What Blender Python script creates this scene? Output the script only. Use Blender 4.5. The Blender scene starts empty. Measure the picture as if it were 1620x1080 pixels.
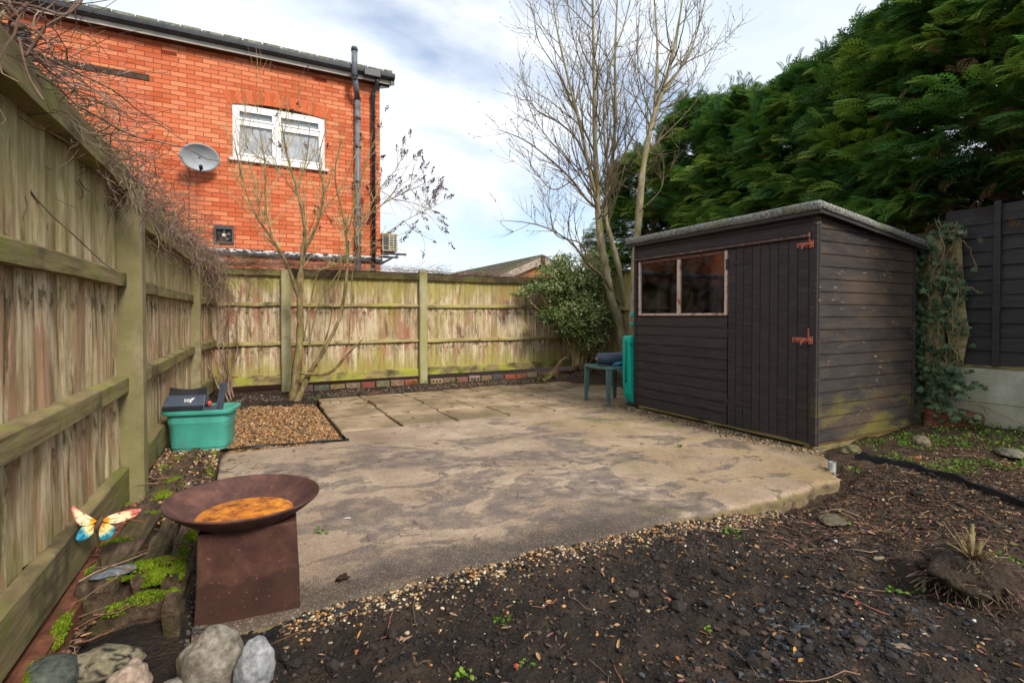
import bpy, bmesh, math, random
import numpy as np
from mathutils import Vector, Matrix, noise as mn
R = math.radians
rng = random.Random(7)
nr = np.random.RandomState(11)
sc = bpy.context.scene

# ------------------------------------------------------------------ camera
F_PX = 815.0; CAM_H = 1.1; HOR = 500.0
YAW = math.atan(424 / 815); PITCH = R(1.0); CY = HOR + F_PX * math.tan(PITCH)
cam_d = bpy.data.cameras.new('camera'); cam = bpy.data.objects.new('camera', cam_d)
sc.collection.objects.link(cam); sc.camera = cam
cam.location = (0, 0, CAM_H)
cam.rotation_euler = (R(90) - PITCH, 0, -YAW)
cam_d.sensor_width = 36; cam_d.lens = F_PX / 1620 * 36
cam_d.shift_y = (CY - 540) / 1620
cam_d.clip_start = 0.05; cam_d.clip_end = 500

# ------------------------------------------------------------------ world: mostly cloudy sky
SUN_EL, SUN_AZ = R(38), R(168)          # azimuth clockwise from +Y: behind the camera
w = bpy.data.worlds.new('World'); sc.world = w; w.use_nodes = True
wt = w.node_tree; wt.nodes.clear()
def wn(t, **k):
    n = wt.nodes.new(t)
    for a, b in k.items(): setattr(n, a, b)
    return n
sky = wn('ShaderNodeTexSky', sky_type='NISHITA', sun_disc=False)
sky.sun_elevation = SUN_EL; sky.sun_rotation = SUN_AZ
tc = wn('ShaderNodeTexCoord'); mp = wn('ShaderNodeMapping'); mp.inputs['Scale'].default_value = (1, 1, 2.6)
mp.inputs['Location'].default_value = (0.35, 0.1, 0.5)
n1 = wn('ShaderNodeTexNoise'); n1.inputs['Scale'].default_value = 1.7; n1.inputs['Detail'].default_value = 7; n1.inputs['Roughness'].default_value = .52
n1.inputs['Distortion'].default_value = .3
n2 = wn('ShaderNodeTexNoise'); n2.inputs['Scale'].default_value = 2.6; n2.inputs['Detail'].default_value = 6
r1 = wn('ShaderNodeValToRGB'); r1.color_ramp.elements[0].position = .24; r1.color_ramp.elements[1].position = .42
r2 = wn('ShaderNodeValToRGB'); r2.color_ramp.elements[0].position = .34; r2.color_ramp.elements[1].position = .62
r2.color_ramp.elements[0].color = (4.0, 4.6, 5.3, 1); r2.color_ramp.elements[1].color = (5.5, 5.8, 6.15, 1)
mx = wn('ShaderNodeMixRGB'); bg = wn('ShaderNodeBackground'); bg.inputs['Strength'].default_value = 0.1
wo = wn('ShaderNodeOutputWorld')
L = wt.links.new
L(tc.outputs['Generated'], mp.inputs['Vector']); L(mp.outputs[0], n1.inputs['Vector']); L(mp.outputs[0], n2.inputs['Vector'])
L(n1.outputs['Fac'], r1.inputs[0]); L(n2.outputs['Fac'], r2.inputs[0])
L(r1.outputs[0], mx.inputs[0]); L(sky.outputs[0], mx.inputs[1]); L(r2.outputs[0], mx.inputs[2])
L(mx.outputs[0], bg.inputs[0]); L(bg.outputs[0], wo.inputs[0])

sun_d = bpy.data.lights.new('sun', 'SUN'); sun = bpy.data.objects.new('sun', sun_d); sc.collection.objects.link(sun)
sun_d.energy = 2.15; sun_d.angle = R(14); sun_d.color = (1, .93, .82)
sd = Vector((math.sin(SUN_AZ) * math.cos(SUN_EL), math.cos(SUN_AZ) * math.cos(SUN_EL), math.sin(SUN_EL)))
sun.rotation_euler = (-sd).to_track_quat('-Z', 'Y').to_euler()
sc.view_settings.view_transform = 'Standard'; sc.view_settings.look = 'None'
sc.view_settings.exposure = 1.0; sc.view_settings.gamma = 1
sc.cycles.max_bounces = 6; sc.cycles.transparent_max_bounces = 12

# ------------------------------------------------------------------ projection helpers (reading sizes off the photograph)
Fv = np.array([math.sin(YAW) * math.cos(PITCH), math.cos(YAW) * math.cos(PITCH), -math.sin(PITCH)])
Rv = np.array([math.cos(YAW), -math.sin(YAW), 0]); Uv = np.cross(Rv, Fv); C0 = np.array([0, 0, CAM_H])
def ray(x, y): return Fv + Rv * (x - 810) / F_PX - Uv * (y - CY) / F_PX
def gz(x, y, z=0.): d = ray(x, y); return Vector(C0 + d * (z - CAM_H) / d[2])
def gx(x, y, X): d = ray(x, y); return Vector(C0 + d * X / d[0])
def gy(x, y, Y): d = ray(x, y); return Vector(C0 + d * Y / d[1])

# ------------------------------------------------------------------ numpy noise
_h = np.random.RandomState(3).rand(512, 512)
def vnoise(x, y):
    xi = np.floor(x).astype(int); yi = np.floor(y).astype(int); fx = x - xi; fy = y - yi
    fx = fx * fx * (3 - 2 * fx); fy = fy * fy * (3 - 2 * fy)
    g = lambda a, b: _h[a % 512, b % 512]
    return (g(xi, yi) * (1 - fx) + g(xi + 1, yi) * fx) * (1 - fy) + (g(xi, yi + 1) * (1 - fx) + g(xi + 1, yi + 1) * fx) * fy
def fbm(x, y, o=4):
    s = 0; a = .5; t = 0
    for i in range(o):
        s = s + a * vnoise(x + 17.3 * i, y + 9.1 * i); t += a; a *= .5; x = x * 2.03; y = y * 2.03
    return s / t - .5
def sstep(x, a, b):
    t = np.clip((x - a) / (b - a), 0, 1); return t * t * (3 - 2 * t)

# ------------------------------------------------------------------ materials
class T:
    def __init__(s, name, rough=.85, spec=.25):
        s.mt = bpy.data.materials.new(name); s.mt.use_nodes = True; s.t = s.mt.node_tree
        s.b = s.t.nodes['Principled BSDF']; s.b.inputs['Roughness'].default_value = rough
        s.b.inputs['Specular IOR Level'].default_value = spec
        s.P = s.n('NewGeometry').outputs['Position']
    def set(s, k, v):
        if isinstance(v, bpy.types.NodeSocket): s.t.links.new(v, k)
        else:
            if k.type == 'RGBA' and len(v) == 3: v = (*v, 1)
            k.default_value = v
    def n(s, typ, inp={}, **pr):
        o = s.t.nodes.new('ShaderNode' + typ)
        for k, v in pr.items(): setattr(o, k, v)
        for k, v in inp.items(): s.set(o.inputs[k], v)
        return o
    def sc(s, v, sc_, loc=(0, 0, 0)): return s.n('Mapping', {'Vector': v, 'Scale': sc_, 'Location': loc}).outputs[0]
    def noise(s, scale, detail=4, vec=None, rough=.55, dist=0.):
        return s.n('TexNoise', {'Vector': s.P if vec is None else vec, 'Scale': scale, 'Detail': detail, 'Roughness': rough, 'Distortion': dist}).outputs['Fac']
    def vor(s, scale, vec=None, out='Distance'): return s.n('TexVoronoi', {'Vector': s.P if vec is None else vec, 'Scale': scale}).outputs[out]
    def ramp(s, fac, stops):
        o = s.n('ValToRGB', {0: fac}); cr = o.color_ramp
        while len(cr.elements) < len(stops): cr.elements.new(.5)
        for e, (p, c) in zip(cr.elements, stops):
            e.position = p; e.color = (c, c, c, 1) if isinstance(c, (int, float)) else (*c, 1)
        return o.outputs[0]
    def mix(s, f, a, b, mode='MIX'):
        o = s.n('Mix', data_type='RGBA', blend_type=mode)
        s.set(o.inputs[0], f); s.set(o.inputs[6], a); s.set(o.inputs[7], b); return o.outputs[2]
    def m(s, op, a, b=0., clamp=False): return s.n('Math', {0: a, 1: b}, operation=op, use_clamp=clamp).outputs[0]
    def step(s, x, a, b): return s.n('MapRange', {0: x, 1: a, 2: b, 3: 0., 4: 1.}, interpolation_type='SMOOTHSTEP').outputs[0]
    def xyz(s, v=None):
        o = s.n('SeparateXYZ', {0: s.P if v is None else v}); return o.outputs
    def attr(s, name='rnd'): return s.n('Attribute', attribute_name=name).outputs['Fac']
    def attc(s, name='col'): return s.n('Attribute', attribute_name=name).outputs['Color']
    def bump(s, h, st=.5, d=.01): s.set(s.b.inputs['Normal'], s.n('Bump', {'Height': h, 'Strength': st, 'Distance': d}).outputs[0])
    def col(s, c): s.set(s.b.inputs['Base Color'], c); return s
    def rough(s, r): s.set(s.b.inputs['Roughness'], r)

def simple(name, c, rough=.6, spec=.3, var=.25, scale=12, bump=0.2, metal=0, dirt=None):
    t = T(name, rough, spec); a = t.noise(scale, 6)
    k = t.ramp(a, [(.3, tuple(v * (1 - var) for v in c)), (.7, tuple(min(1, v * (1 + var)) for v in c))])
    if dirt: k = t.mix(t.step(t.noise(scale * .35, 5, rough=.7), .5, .68), k, dirt)
    t.col(k); t.b.inputs['Metallic'].default_value = metal
    t.rough(t.m('ADD', t.m('MULTIPLY', a, .25), rough - .12))
    if bump: t.bump(t.noise(scale * 5, 5), bump, .003)
    return t.mt

def fence_wood(name, dark, mid, pale, red=.35, green=.5, topz=1.6, lowz=.42, greencol=(.2, .2, .035)):
    t = T(name); x, y, z = t.xyz(); r = t.attr()
    v = t.sc(t.P, (1, 1, .07)); ro = t.m('MULTIPLY', r, 37.)
    v2 = t.n('VectorMath', {0: v, 1: t.n('CombineXYZ', {0: ro, 1: ro, 2: 0.}).outputs[0]}, operation='ADD').outputs[0]
    gr = t.m('ADD', t.m('MULTIPLY', t.noise(26, 6, v2, .65), .62), t.m('MULTIPLY', t.noise(13, 6, t.sc(v2, (1, 1, 4.5), (2, 2, 2)), .7), .38))
    c = t.ramp(gr, [(.38, dark), (.475, mid), (.57, pale)])
    c = t.mix(t.m('MULTIPLY', t.step(r, .0, 1.), .75), c, t.mix(.6, c, mid))
    c = t.mix(t.m('MULTIPLY', t.step(t.m('FRACT', t.m('MULTIPLY', r, 7.3)), .6, 1.), .6), c, t.mix(.65, c, dark))
    for zz in (1.14, .60):   # damp blotches under the rails
        bl = t.m('MULTIPLY', t.step(t.m('ABSOLUTE', t.m('SUBTRACT', z, t.m('ADD', zz, t.m('MULTIPLY', t.noise(11, 4), .08)))), .10, .03), t.step(t.noise(16, 5, t.sc(t.P, (1, 1, .6), (3, 2, zz)), .7), .50, .60))
        c = t.mix(t.m('MULTIPLY', bl, .8), c, (.06, .045, .02))
    rd = t.m('MULTIPLY', t.step(t.noise(3.6, 5, t.sc(t.P, (2.2, 2.2, .45)), .7), .50, .60), t.step(gr, .35, .55))
    c = t.mix(t.m('MULTIPLY', rd, red), c, (.31, .095, .055))
    st = t.step(t.noise(9, 6, t.sc(v2, (1, 1, 2.6)), .75), .55, .64)            # dark run marks
    c = t.mix(t.m('MULTIPLY', st, .75), c, (.045, .03, .018))
    g1 = t.step(t.m('ADD', z, t.m('MULTIPLY', t.noise(6, 5, t.sc(t.P, (1, 1, .5))), .9)), topz + .35, topz + .8)
    g2 = t.step(t.m('SUBTRACT', t.m('MULTIPLY', t.noise(7, 5, t.sc(t.P, (1, 1, .5))), .7), z), -lowz + .35, -lowz + .72)
    g3 = t.step(t.noise(3.2, 5, t.sc(t.P, (1, 1, .3))), .47, .64)
    g = t.m('MULTIPLY', t.m('ADD', t.m('ADD', g1, g2), t.m('MULTIPLY', g3, .6), clamp=True), green)
    c = t.mix(g, c, greencol)
    kn = t.step(t.vor(9, t.sc(v2, (1, 1, 6))), .10, .03)
    c = t.mix(t.m('MULTIPLY', kn, .7), c, (.05, .025, .012))
    t.col(c); t.bump(t.m('ADD', gr, t.m('MULTIPLY', t.noise(90, 3, v2), .4)), .55, .006)
    return t.mt

def rail_wood(name, base, pale, green=(.27, .32, .03), amt=.6):
    t = T(name); r = t.attr(); ro = t.m('MULTIPLY', r, 23.)
    v2 = t.n('VectorMath', {0: t.sc(t.P, (.09, .09, 1)), 1: t.n('CombineXYZ', {0: ro, 1: ro, 2: ro}).outputs[0]}, operation='ADD').outputs[0]
    gr = t.noise(34, 6, v2, .65)
    c = t.ramp(gr, [(.3, base), (.7, pale)])
    c = t.mix(t.m('MULTIPLY', t.step(t.noise(4.5, 6, rough=.65), .45, .62), amt), c, green)
    c = t.mix(t.m('MULTIPLY', t.step(t.noise(3.1, 5, t.sc(t.P, (1, 1, 1), (5, 5, 5))), .52, .66), .8), c, (.05, .04, .022))
    t.col(c); t.bump(gr, .6, .006); return t.mt

def concrete_post(name, c1, c2, moss, amt):
    t = T(name); c = t.ramp(t.noise(9, 7, rough=.7), [(.3, c1), (.7, c2)])
    c = t.mix(t.m('MULTIPLY', t.step(t.noise(3, 5, t.sc(t.P, (1, 1, .5))), .35, .6), amt), c, moss)
    c = t.mix(t.step(t.vor(55), .16, .06), c, (.08, .07, .04))
    t.col(c); t.bump(t.noise(120, 5), .5, .004); return t.mt

M = {}
M['fence_left'] = fence_wood('weathered board wood', (.13, .085, .045), (.38, .275, .155), (.66, .55, .36), .5, .5, 1.25, .5, (.22, .215, .055))
M['fence_back'] = fence_wood('pale board wood', (.12, .08, .045), (.40, .30, .18), (.66, .57, .41), .75, .72, 1.35, .62, (.33, .29, .06))
M['rail_left'] = rail_wood('mossy rail wood', (.10, .075, .035), (.32, .25, .12), (.20, .22, .035), .5)
M['rail_back'] = rail_wood('pale rail wood', (.20, .145, .06), (.48, .40, .21), (.33, .31, .06), .55)
M['rail_low'] = rail_wood('algae board wood', (.13, .10, .045), (.34, .26, .12), (.33, .36, .03), .7)
M['board_left'] = rail_wood('near gravel board wood', (.09, .07, .035), (.27, .21, .10), (.15, .16, .03), .65)
M['cap'] = rail_wood('dark cap wood', (.035, .025, .015), (.13, .09, .05), (.16, .17, .03), .45)
M['post_left'] = concrete_post('olive concrete', (.16, .13, .07), (.33, .28, .17), (.17, .155, .05), .6)
M['post_back'] = concrete_post('lichen concrete', (.26, .23, .13), (.42, .38, .25), (.30, .28, .09), .6)
M['gravel_board'] = concrete_post('stained concrete board', (.36, .35, .28), (.56, .54, .44), (.30, .27, .12), .45)

def mk_slab():
    t = T('damp concrete', .8, .3); x, y, z = t.xyz()
    c = t.ramp(t.noise(1.6, 6, rough=.6), [(.3, (.23, .160, .108)), (.5, (.37, .272, .192)), (.7, (.52, .405, .295))])
    yel = t.m('MULTIPLY', t.step(x, 1.9, 3.6), t.step(t.noise(1.3, 4), .3, .6))
    c = t.mix(t.m('MULTIPLY', yel, .6), c, (.34, .235, .09))
    d = t.noise(2.0, 7, t.sc(t.P, (.75, 1.35, 1), (3, 1, 0)), .58, .9)
    inside = t.m('MULTIPLY', t.m('MULTIPLY', t.step(y, 4.6, 3.5), t.step(x, 3.0, 1.9)), t.step(x, .2, .6))
    dd = t.m('ADD', t.m('ADD', d, t.m('MULTIPLY', inside, .105)), t.m('MULTIPLY', t.m('SUBTRACT', t.noise(30, 4), .5), .08)); dm = t.m('MULTIPLY', t.step(dd, .565, .60), t.step(t.noise(9, 5), .25, .6))
    c = t.mix(t.m('MULTIPLY', dm, .85), c, (.120, .096, .092))
    hal = t.m('MULTIPLY', t.step(dd, .56, .57), t.step(dd, .595, .58))
    c = t.mix(t.m('MULTIPLY', hal, .4), c, (.09, .065, .05))
    c = t.mix(t.m('MULTIPLY', t.step(t.noise(24, 8, rough=.8), .48, .62), .35), c, (.16, .12, .09))
    c = t.mix(t.m('MULTIPLY', t.step(t.noise(3.3, 7, t.sc(t.P, (1, 1, 1), (4, 4, 0)), .7), .5, .66), .45), c, (.20, .15, .115))
    sm = t.step(t.noise(7, 5, dist=.6), .63, .66)
    c = t.mix(t.m('MULTIPLY', sm, .65), c, (.07, .05, .045))
    edge = t.m('MULTIPLY', t.step(t.m('ADD', y, t.m('MULTIPLY', t.noise(5, 7, rough=.7), .5)), 2.66, 2.40), t.step(x, 2.6, 1.6))
    c = t.mix(t.m('MULTIPLY', edge, .85), c, (.06, .045, .036))
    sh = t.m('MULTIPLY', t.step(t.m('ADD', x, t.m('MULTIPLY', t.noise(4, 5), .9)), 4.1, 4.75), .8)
    c = t.mix(sh, c, (.075, .065, .035))  # dark shading along the shed front, put into the concrete colour
    gr = t.m('MULTIPLY', t.step(t.noise(2.3, 6, t.sc(t.P, (1, 1, 1), (9, 4, 0))), .56, .66), t.step(x, 1.2, 3))
    c = t.mix(t.m('MULTIPLY', gr, .45), c, (.14, .15, .03))
    sp = t.vor(230); spc = t.vor(230, out='Color')
    k = t.xyz(spc)[0]
    c = t.mix(t.m('MULTIPLY', t.step(k, .80, .95), .32), c, (.60, .48, .34))
    c = t.mix(t.m('MULTIPLY', t.step(k, .2, .05), .35), c, (.11, .075, .05))
    wv = t.n('VectorMath', {0: t.P, 1: t.n('VectorMath', {0: t.n('TexNoise', {'Vector': t.P, 'Scale': 2.5, 'Detail': 6.}).outputs['Color'], 1: (.5, .5, 0)}, operation='MULTIPLY').outputs[0]}, operation='ADD').outputs[0]
    ck = t.n('TexVoronoi', {'Vector': wv, 'Scale': .75}, feature='DISTANCE_TO_EDGE').outputs['Distance']
    c = t.mix(t.m('MULTIPLY', t.m('MULTIPLY', t.step(ck, .006, .001), t.step(t.noise(2.2, 4), .50, .60)), .6), c, (.07, .05, .04))
    side = t.step(z, -.012, -.03)
    c = t.mix(side, c, t.ramp(t.noise(7, 6, rough=.7), [(.35, (.07, .05, .03)), (.5, (.24, .18, .105)), (.66, (.19, .175, .035))]))
    t.col(c); t.rough(t.mix(dm, (.85, .85, .85), (.5, .5, .5)))
    t.bump(t.m('ADD', t.m('MULTIPLY', sp, .6), t.m('MULTIPLY', t.noise(14, 8, rough=.7), 1.5)), .65, .008)
    return t.mt
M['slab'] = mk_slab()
def mk_paving():
    t = T('weathered paving', .75, .3); r = t.attr()
    c = t.ramp(t.noise(2.2, 6, rough=.6), [(.3, (.16, .115, .065)), (.5, (.30, .215, .13)), (.7, (.44, .33, .215))])
    c = t.mix(t.m('MULTIPLY', r, .4), c, (.17, .125, .075))
    c = t.mix(t.m('MULTIPLY', t.step(t.noise(1.4, 6, t.sc(t.P, (1, 1, 1), (2, 8, 0))), .50, .62), .55), c, (.13, .105, .05))
    c = t.mix(t.step(t.noise(7, 5, dist=.5), .6, .68), c, (.075, .06, .045))
    t.col(c); t.bump(t.noise(50, 7, rough=.7), .5, .006); return t.mt
M['paving'] = mk_paving()
def mk_soil():
    t = T('dark soil', .9, .2); x, y, z = t.xyz()
    c = t.ramp(t.noise(6, 8, rough=.72), [(.3, (.012, .010, .009)), (.5, (.030, .023, .018)), (.68, (.065, .045, .03))])
    br = t.step(t.m('ADD', x, t.m('MULTIPLY', t.noise(2, 5), 1.5)), 2.6, 3.9)
    c = t.mix(t.m('MULTIPLY', br, .6), c, t.ramp(t.noise(14, 6, rough=.7), [(.35, (.03, .02, .013)), (.65, (.13, .08, .045))]))
    c = t.mix(t.step(t.m('ABSOLUTE', x), 12, 20), c, (.05, .06, .025))
    c = t.mix(t.m('MULTIPLY', t.step(t.noise(1.6, 5, t.sc(t.P, (1, 1, 1), (6, 2, 0))), .5, .62), .6), c, t.mix(.5, c, (.10, .065, .045)))
    t.col(c); t.bump(t.m('ADD', t.noise(45, 8, rough=.75), t.m('MULTIPLY', t.vor(60), .7)), .9, .02); return t.mt
M['soil'] = mk_soil()

def attcol(name, rough=.8, spec=.3, bump=.3, var=.3, sss=0, scale=60):
    t = T(name, rough, spec); c = t.attc()
    a = t.noise(scale, 5); c = t.mix(1., c, t.ramp(a, [(.3, 1 - var), (.7, 1 + 0.0)]), 'MULTIPLY')
    t.col(c)
    if bump: t.bump(a, bump, .004)
    return t.mt
M['stones'] = attcol('loose stones', .75)
M['litter'] = attcol('leaf litter', .8)
M['brick_loose'] = attcol('old brick', .9, .2, .8, .5, scale=28)

def mk_leaf(name, c0, c1, c2, tips=None):
    t = T(name, .55, .3); r = t.attr()
    c = t.ramp(r, [(.0, c0), (.5, c1), (1., c2)])
    c = t.mix(.35, c, t.mix(1., c, t.ramp(t.noise(5, 4), [(.3, .4), (.7, 1.)]), 'MULTIPLY'))
    t.col(c)
    tr = t.n('BsdfTranslucent', {0: c}).outputs[0]
    mxs = t.n('MixShader', {0: .33, 1: t.b.outputs[0], 2: tr})
    t.t.links.new(mxs.outputs[0], t.t.nodes['Material Output'].inputs[0]); return t.mt
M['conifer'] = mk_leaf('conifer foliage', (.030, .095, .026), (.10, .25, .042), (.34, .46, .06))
M['ever'] = mk_leaf('variegated leaves', (.05, .09, .022), (.17, .24, .06), (.58, .60, .32))
M['ivy'] = mk_leaf('ivy leaves', (.018, .045, .02), (.04, .085, .035), (.16, .23, .11))
M['weed'] = mk_leaf('weed leaves', (.05, .11, .015), (.11, .23, .02), (.25, .40, .04))
M['moss'] = mk_leaf('moss', (.08, .13, .006), (.20, .30, .012), (.38, .46, .03))
M['brownfrond'] = mk_leaf('dead fronds', (.06, .03, .015), (.16, .08, .035), (.32, .19, .09))

def mk_bark(name, c0, c1, c2, sc_=14):
    t = T(name, .85, .2); a = t.noise(sc_, 7, t.sc(t.P, (1, 1, .35)), .65)
    c = t.ramp(a, [(.3, c0), (.5, c1), (.7, c2)])
    c = t.mix(t.m('MULTIPLY', t.step(t.noise(5, 4, t.sc(t.P, (1, 1, 1), (7, 1, 3))), .52, .64), .5), c, (.20, .21, .06))
    t.col(c); t.bump(a, .5, .006); return t.mt
M['bark_ash'] = mk_bark('grey green bark', (.13, .11, .06), (.26, .22, .13), (.40, .35, .22))
M['bark_twig'] = mk_bark('dark twig bark', (.06, .04, .028), (.15, .11, .07), (.27, .21, .14), 20)
M['bark_lilac'] = mk_bark('tan bark', (.11, .08, .03), (.26, .19, .085), (.46, .35, .18), 16)
M['bark_shrub'] = mk_bark('olive shrub bark', (.07, .05, .022), (.18, .13, .06), (.36, .28, .14), 16)
M['lilac_twig'] = mk_bark('pale twig bark', (.20, .14, .06), (.40, .30, .15), (.60, .47, .27), 16)
M['bark_dark'] = mk_bark('brown bark', (.04, .025, .012), (.12, .075, .04), (.22, .14, .08))
M['vine'] = mk_bark('dead vine', (.07, .04, .03), (.19, .12, .09), (.46, .35, .29), 9)
M['seed'] = simple('dry seed heads', (.085, .028, .028), .8, .1, .4, 30)
def mk_shedwood(name, lic, pale=.3, brown=0.):
    t = T(name, .62, .3); x, y, z = t.xyz(); r = t.attr(); ro = t.m('MULTIPLY', r, 31.)
    v2 = t.n('VectorMath', {0: t.sc(t.P, (.12, .12, 1)), 1: t.n('CombineXYZ', {0: ro, 1: ro, 2: 0.}).outputs[0]}, operation='ADD').outputs[0]
    g = t.noise(38, 6, v2, .65)
    c = t.ramp(g, [(.3, (.017, .0150, .0145)), (.55, (.036, .0315, .031)), (.75, (.062, .054, .050))])
    c = t.mix(t.m('MULTIPLY', r, .4), c, (.05, .041, .039))
    if brown: c = t.mix(t.m('MULTIPLY', t.step(t.noise(2.6, 6, t.sc(t.P, (.5, .5, 1.6)), .65), .42, .62), brown), c, (.10, .065, .04))
    pk = t.m('MULTIPLY', t.step(t.noise(60, 4, t.sc(t.P, (.25, .25, 1)), .7), .60, .66), t.step(t.noise(3.2, 4), .50, .60))
    c = t.mix(t.m('MULTIPLY', pk, pale * 2.4, clamp=True), c, (.30, .22, .12))
    gm = t.m('MULTIPLY', t.step(t.m('ADD', z, t.m('MULTIPLY', t.noise(5, 5), .8)), 1.15, .55), t.step(t.noise(4, 6, t.sc(t.P, (.4, .4, 1.3)), .65), .45, .62))
    c = t.mix(t.m('MULTIPLY', gm, lic), c, (.17, .145, .025))
    t.col(c); t.bump(g, .45, .004); return t.mt
M['shed_front'] = mk_shedwood('black stained timber', .0, .02)
M['shed_side'] = mk_shedwood('worn black timber', .62, .5, .6)
M['shed_trim'] = mk_shedwood('peeling trim', .3, 1.1)
M['black_fence'] = mk_shedwood('black fence timber', .1, .10)
def mk_felt():
    t = T('mineral felt', .9, .2); k = t.xyz(t.vor(170, out='Color'))[0]
    c = t.mix(t.step(t.noise(40, 6, rough=.8), .4, .6), (.06, .063, .058), (.23, .24, .215))
    c = t.mix(t.step(k, .78, .9), c, (.36, .36, .33)); c = t.mix(t.m('MULTIPLY', t.step(t.noise(3, 5), .5, .65), .5), c, (.13, .14, .06))
    t.col(c); t.bump(t.noise(200, 4), .8, .004); return t.mt
M['felt'] = mk_felt()
M['inner_wood'] = rail_wood('bare inner timber', (.45, .20, .08), (.78, .45, .22), (.5, .25, .1), .3)
M['window_wood'] = simple('flaking window paint', (.55, .42, .34), .7, .3, .3, 30, .5, dirt=(.25, .09, .05))
M['rust_paint'] = simple('red oxide bolt', (.36, .11, .075), .7, .3, .4, 60, .4)
def mk_glass(tint=.85, gc=(.42, .45, .48), nm='window glass'):
    t = T(nm); gl = t.n('BsdfGlossy', {'Roughness': .03, 'Color': gc}).outputs[0]
    tr = t.n('BsdfTransparent', {0: (tint, tint, tint, 1)}).outputs[0]
    du = t.n('BsdfDiffuse', {0: (.25, .25, .24, 1)}).outputs[0]
    lw = t.n('Fresnel', {0: 1.5}).outputs[0]
    a = t.n('MixShader', {0: t.m('MULTIPLY', t.step(t.noise(6, 6), .4, .7), .12), 1: tr, 2: du}).outputs[0]
    o = t.n('MixShader', {0: t.m('ADD', t.m('MULTIPLY', lw, 1.5), .04, clamp=True), 1: a, 2: gl}).outputs[0]
    t.t.links.new(o, t.t.nodes['Material Output'].inputs[0]); return t.mt
M['glass'] = mk_glass(.92, (.30, .32, .34)); M['clear_glass'] = mk_glass(.99, (.6, .65, .7), 'clear glass')

def mk_brickwall():
    t = T('orange red brick', .85, .2); x, y, z = t.xyz()
    v = t.n('CombineXYZ', {0: t.m('ADD', x, y), 1: z, 2: 0.}).outputs[0]
    wob = t.n('VectorMath', {0: v, 1: t.n('VectorMath', {0: t.n('TexNoise', {'Vector': t.P, 'Scale': 3.}).outputs['Color'], 1: (.006, .006, .006)}, operation='MULTIPLY').outputs[0]}, operation='ADD').outputs[0]
    b = t.n('TexBrick', {'Vector': wob, 'Color1': (.0, 0, 0), 'Color2': (1, 1, 1), 'Mortar': (.5, .5, .5), 'Scale': 1., 'Mortar Size': .0058, 'Mortar Smooth': .25, 'Bias': 0., 'Brick Width': .225, 'Row Height': .075}, offset=.5)
    bc = t.ramp(b.outputs['Color'], [(0., (.50, .10, .035)), (.5, (.61, .165, .072)), (1., (.70, .24, .115))])
    patch = t.m('MULTIPLY', t.m('MULTIPLY', t.step(x, -1.26, -1.30), t.step(z, 4.86, 4.80)), t.step(t.noise(6, 5), .2, .6))
    bc = t.mix(t.m('MULTIPLY', patch, .4), bc, (.60, .20, .11))
    bc = t.mix(t.m('MULTIPLY', t.step(t.noise(1.1, 6), .5, .7), .35), bc, (.36, .06, .025))
    bc = t.mix(t.m('MULTIPLY', t.step(t.noise(60, 3), .62, .7), .3), bc, (.3, .05, .02))
    c = t.mix(b.outputs['Fac'], bc, (.17, .058, .036))
    t.col(c); t.bump(t.m('SUBTRACT', t.m('MULTIPLY', t.noise(90, 4), .3), b.outputs['Fac']), .6, .006); return t.mt
M['brick'] = mk_brickwall()
M['voussoir'] = attcol('arch bricks', .85, .2, .3, .25, scale=40)
M['upvc'] = simple('white window frame', (.75, .76, .76), .35, .5, .05, 3, 0)
M['curtain'] = simple('white net curtain', (.9, .92, .94), .9, .1, .06, 2.5, 0)
M['black_plastic'] = simple('black gutter plastic', (.028, .031, .036), .4, .4, .3, 8, .05)
M['grey_pipe'] = simple('weathered soil pipe', (.13, .14, .16), .5, .4, .4, 5, .05)
M['fascia'] = simple('cream fascia', (.62, .57, .50), .6, .3, .2, 4, .1)
M['roof_moss'] = simple('mossy roof edge', (.17, .17, .14), .95, .1, .7, 18, .8, dirt=(.14, .15, .04))
M['tile'] = simple('mossy concrete tiles', (.13, .115, .085), .95, .1, .5, 14, .6, dirt=(.12, .13, .04))
M['old_timber'] = simple('weathered dark lintel', (.07, .045, .032), .9, .2, .5, 14, .7)
M['grille'] = simple('dark metal grille', (.05, .05, .055), .5, .4, .3, 10, .1)
def mk_flash():
    t = T('peeling flashing', .6, .3)
    k = t.step(t.noise(7, 6, t.sc(t.P, (1, 1, 2.4)), .7), .48, .52)
    zz = t.step(t.m('ADD', t.xyz()[2], t.m('MULTIPLY', t.noise(18, 5), .08)), 2.205, 2.235)
    t.col(t.mix(t.m('MULTIPLY', k, zz), (.025, .027, .03), (.66, .66, .66))); t.bump(t.noise(30, 4), .4, .01); return t.mt
M['flash'] = mk_flash()
M['dish'] = simple('grey dish', (.33, .36, .39), .45, .4, .12, 9, .05)
M['ac'] = simple('cream casing', (.50, .46, .36), .6, .3, .2, 10, .1)
M['dark'] = simple('void shade', (.015, .015, .015), .8, .1, .2, 5, 0)  # near-black colour standing in for shade inside holes and vents
def mk_rust(name, a, b, c_, wet=False):
    t = T(name, .7, .35); c = t.ramp(t.noise(9, 8, rough=.7), [(.3, a), (.5, b), (.7, c_)])
    if wet:
        x, y, z = t.xyz()
        k = t.step(t.m('ADD', z, t.m('MULTIPLY', t.noise(5, 3, t.sc(t.P, (1, 1, .2))), .26)), .282, .272)
        c = t.mix(t.m('MULTIPLY', k, .62), c, (.030, .012, .007))
    c = t.mix(t.m('MULTIPLY', t.step(t.noise(70, 3), .66, .72), .6), c, (.24, .10, .05))
    t.col(c); t.bump(t.noise(60, 6, rough=.7), .35, .003); return t.mt
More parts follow.
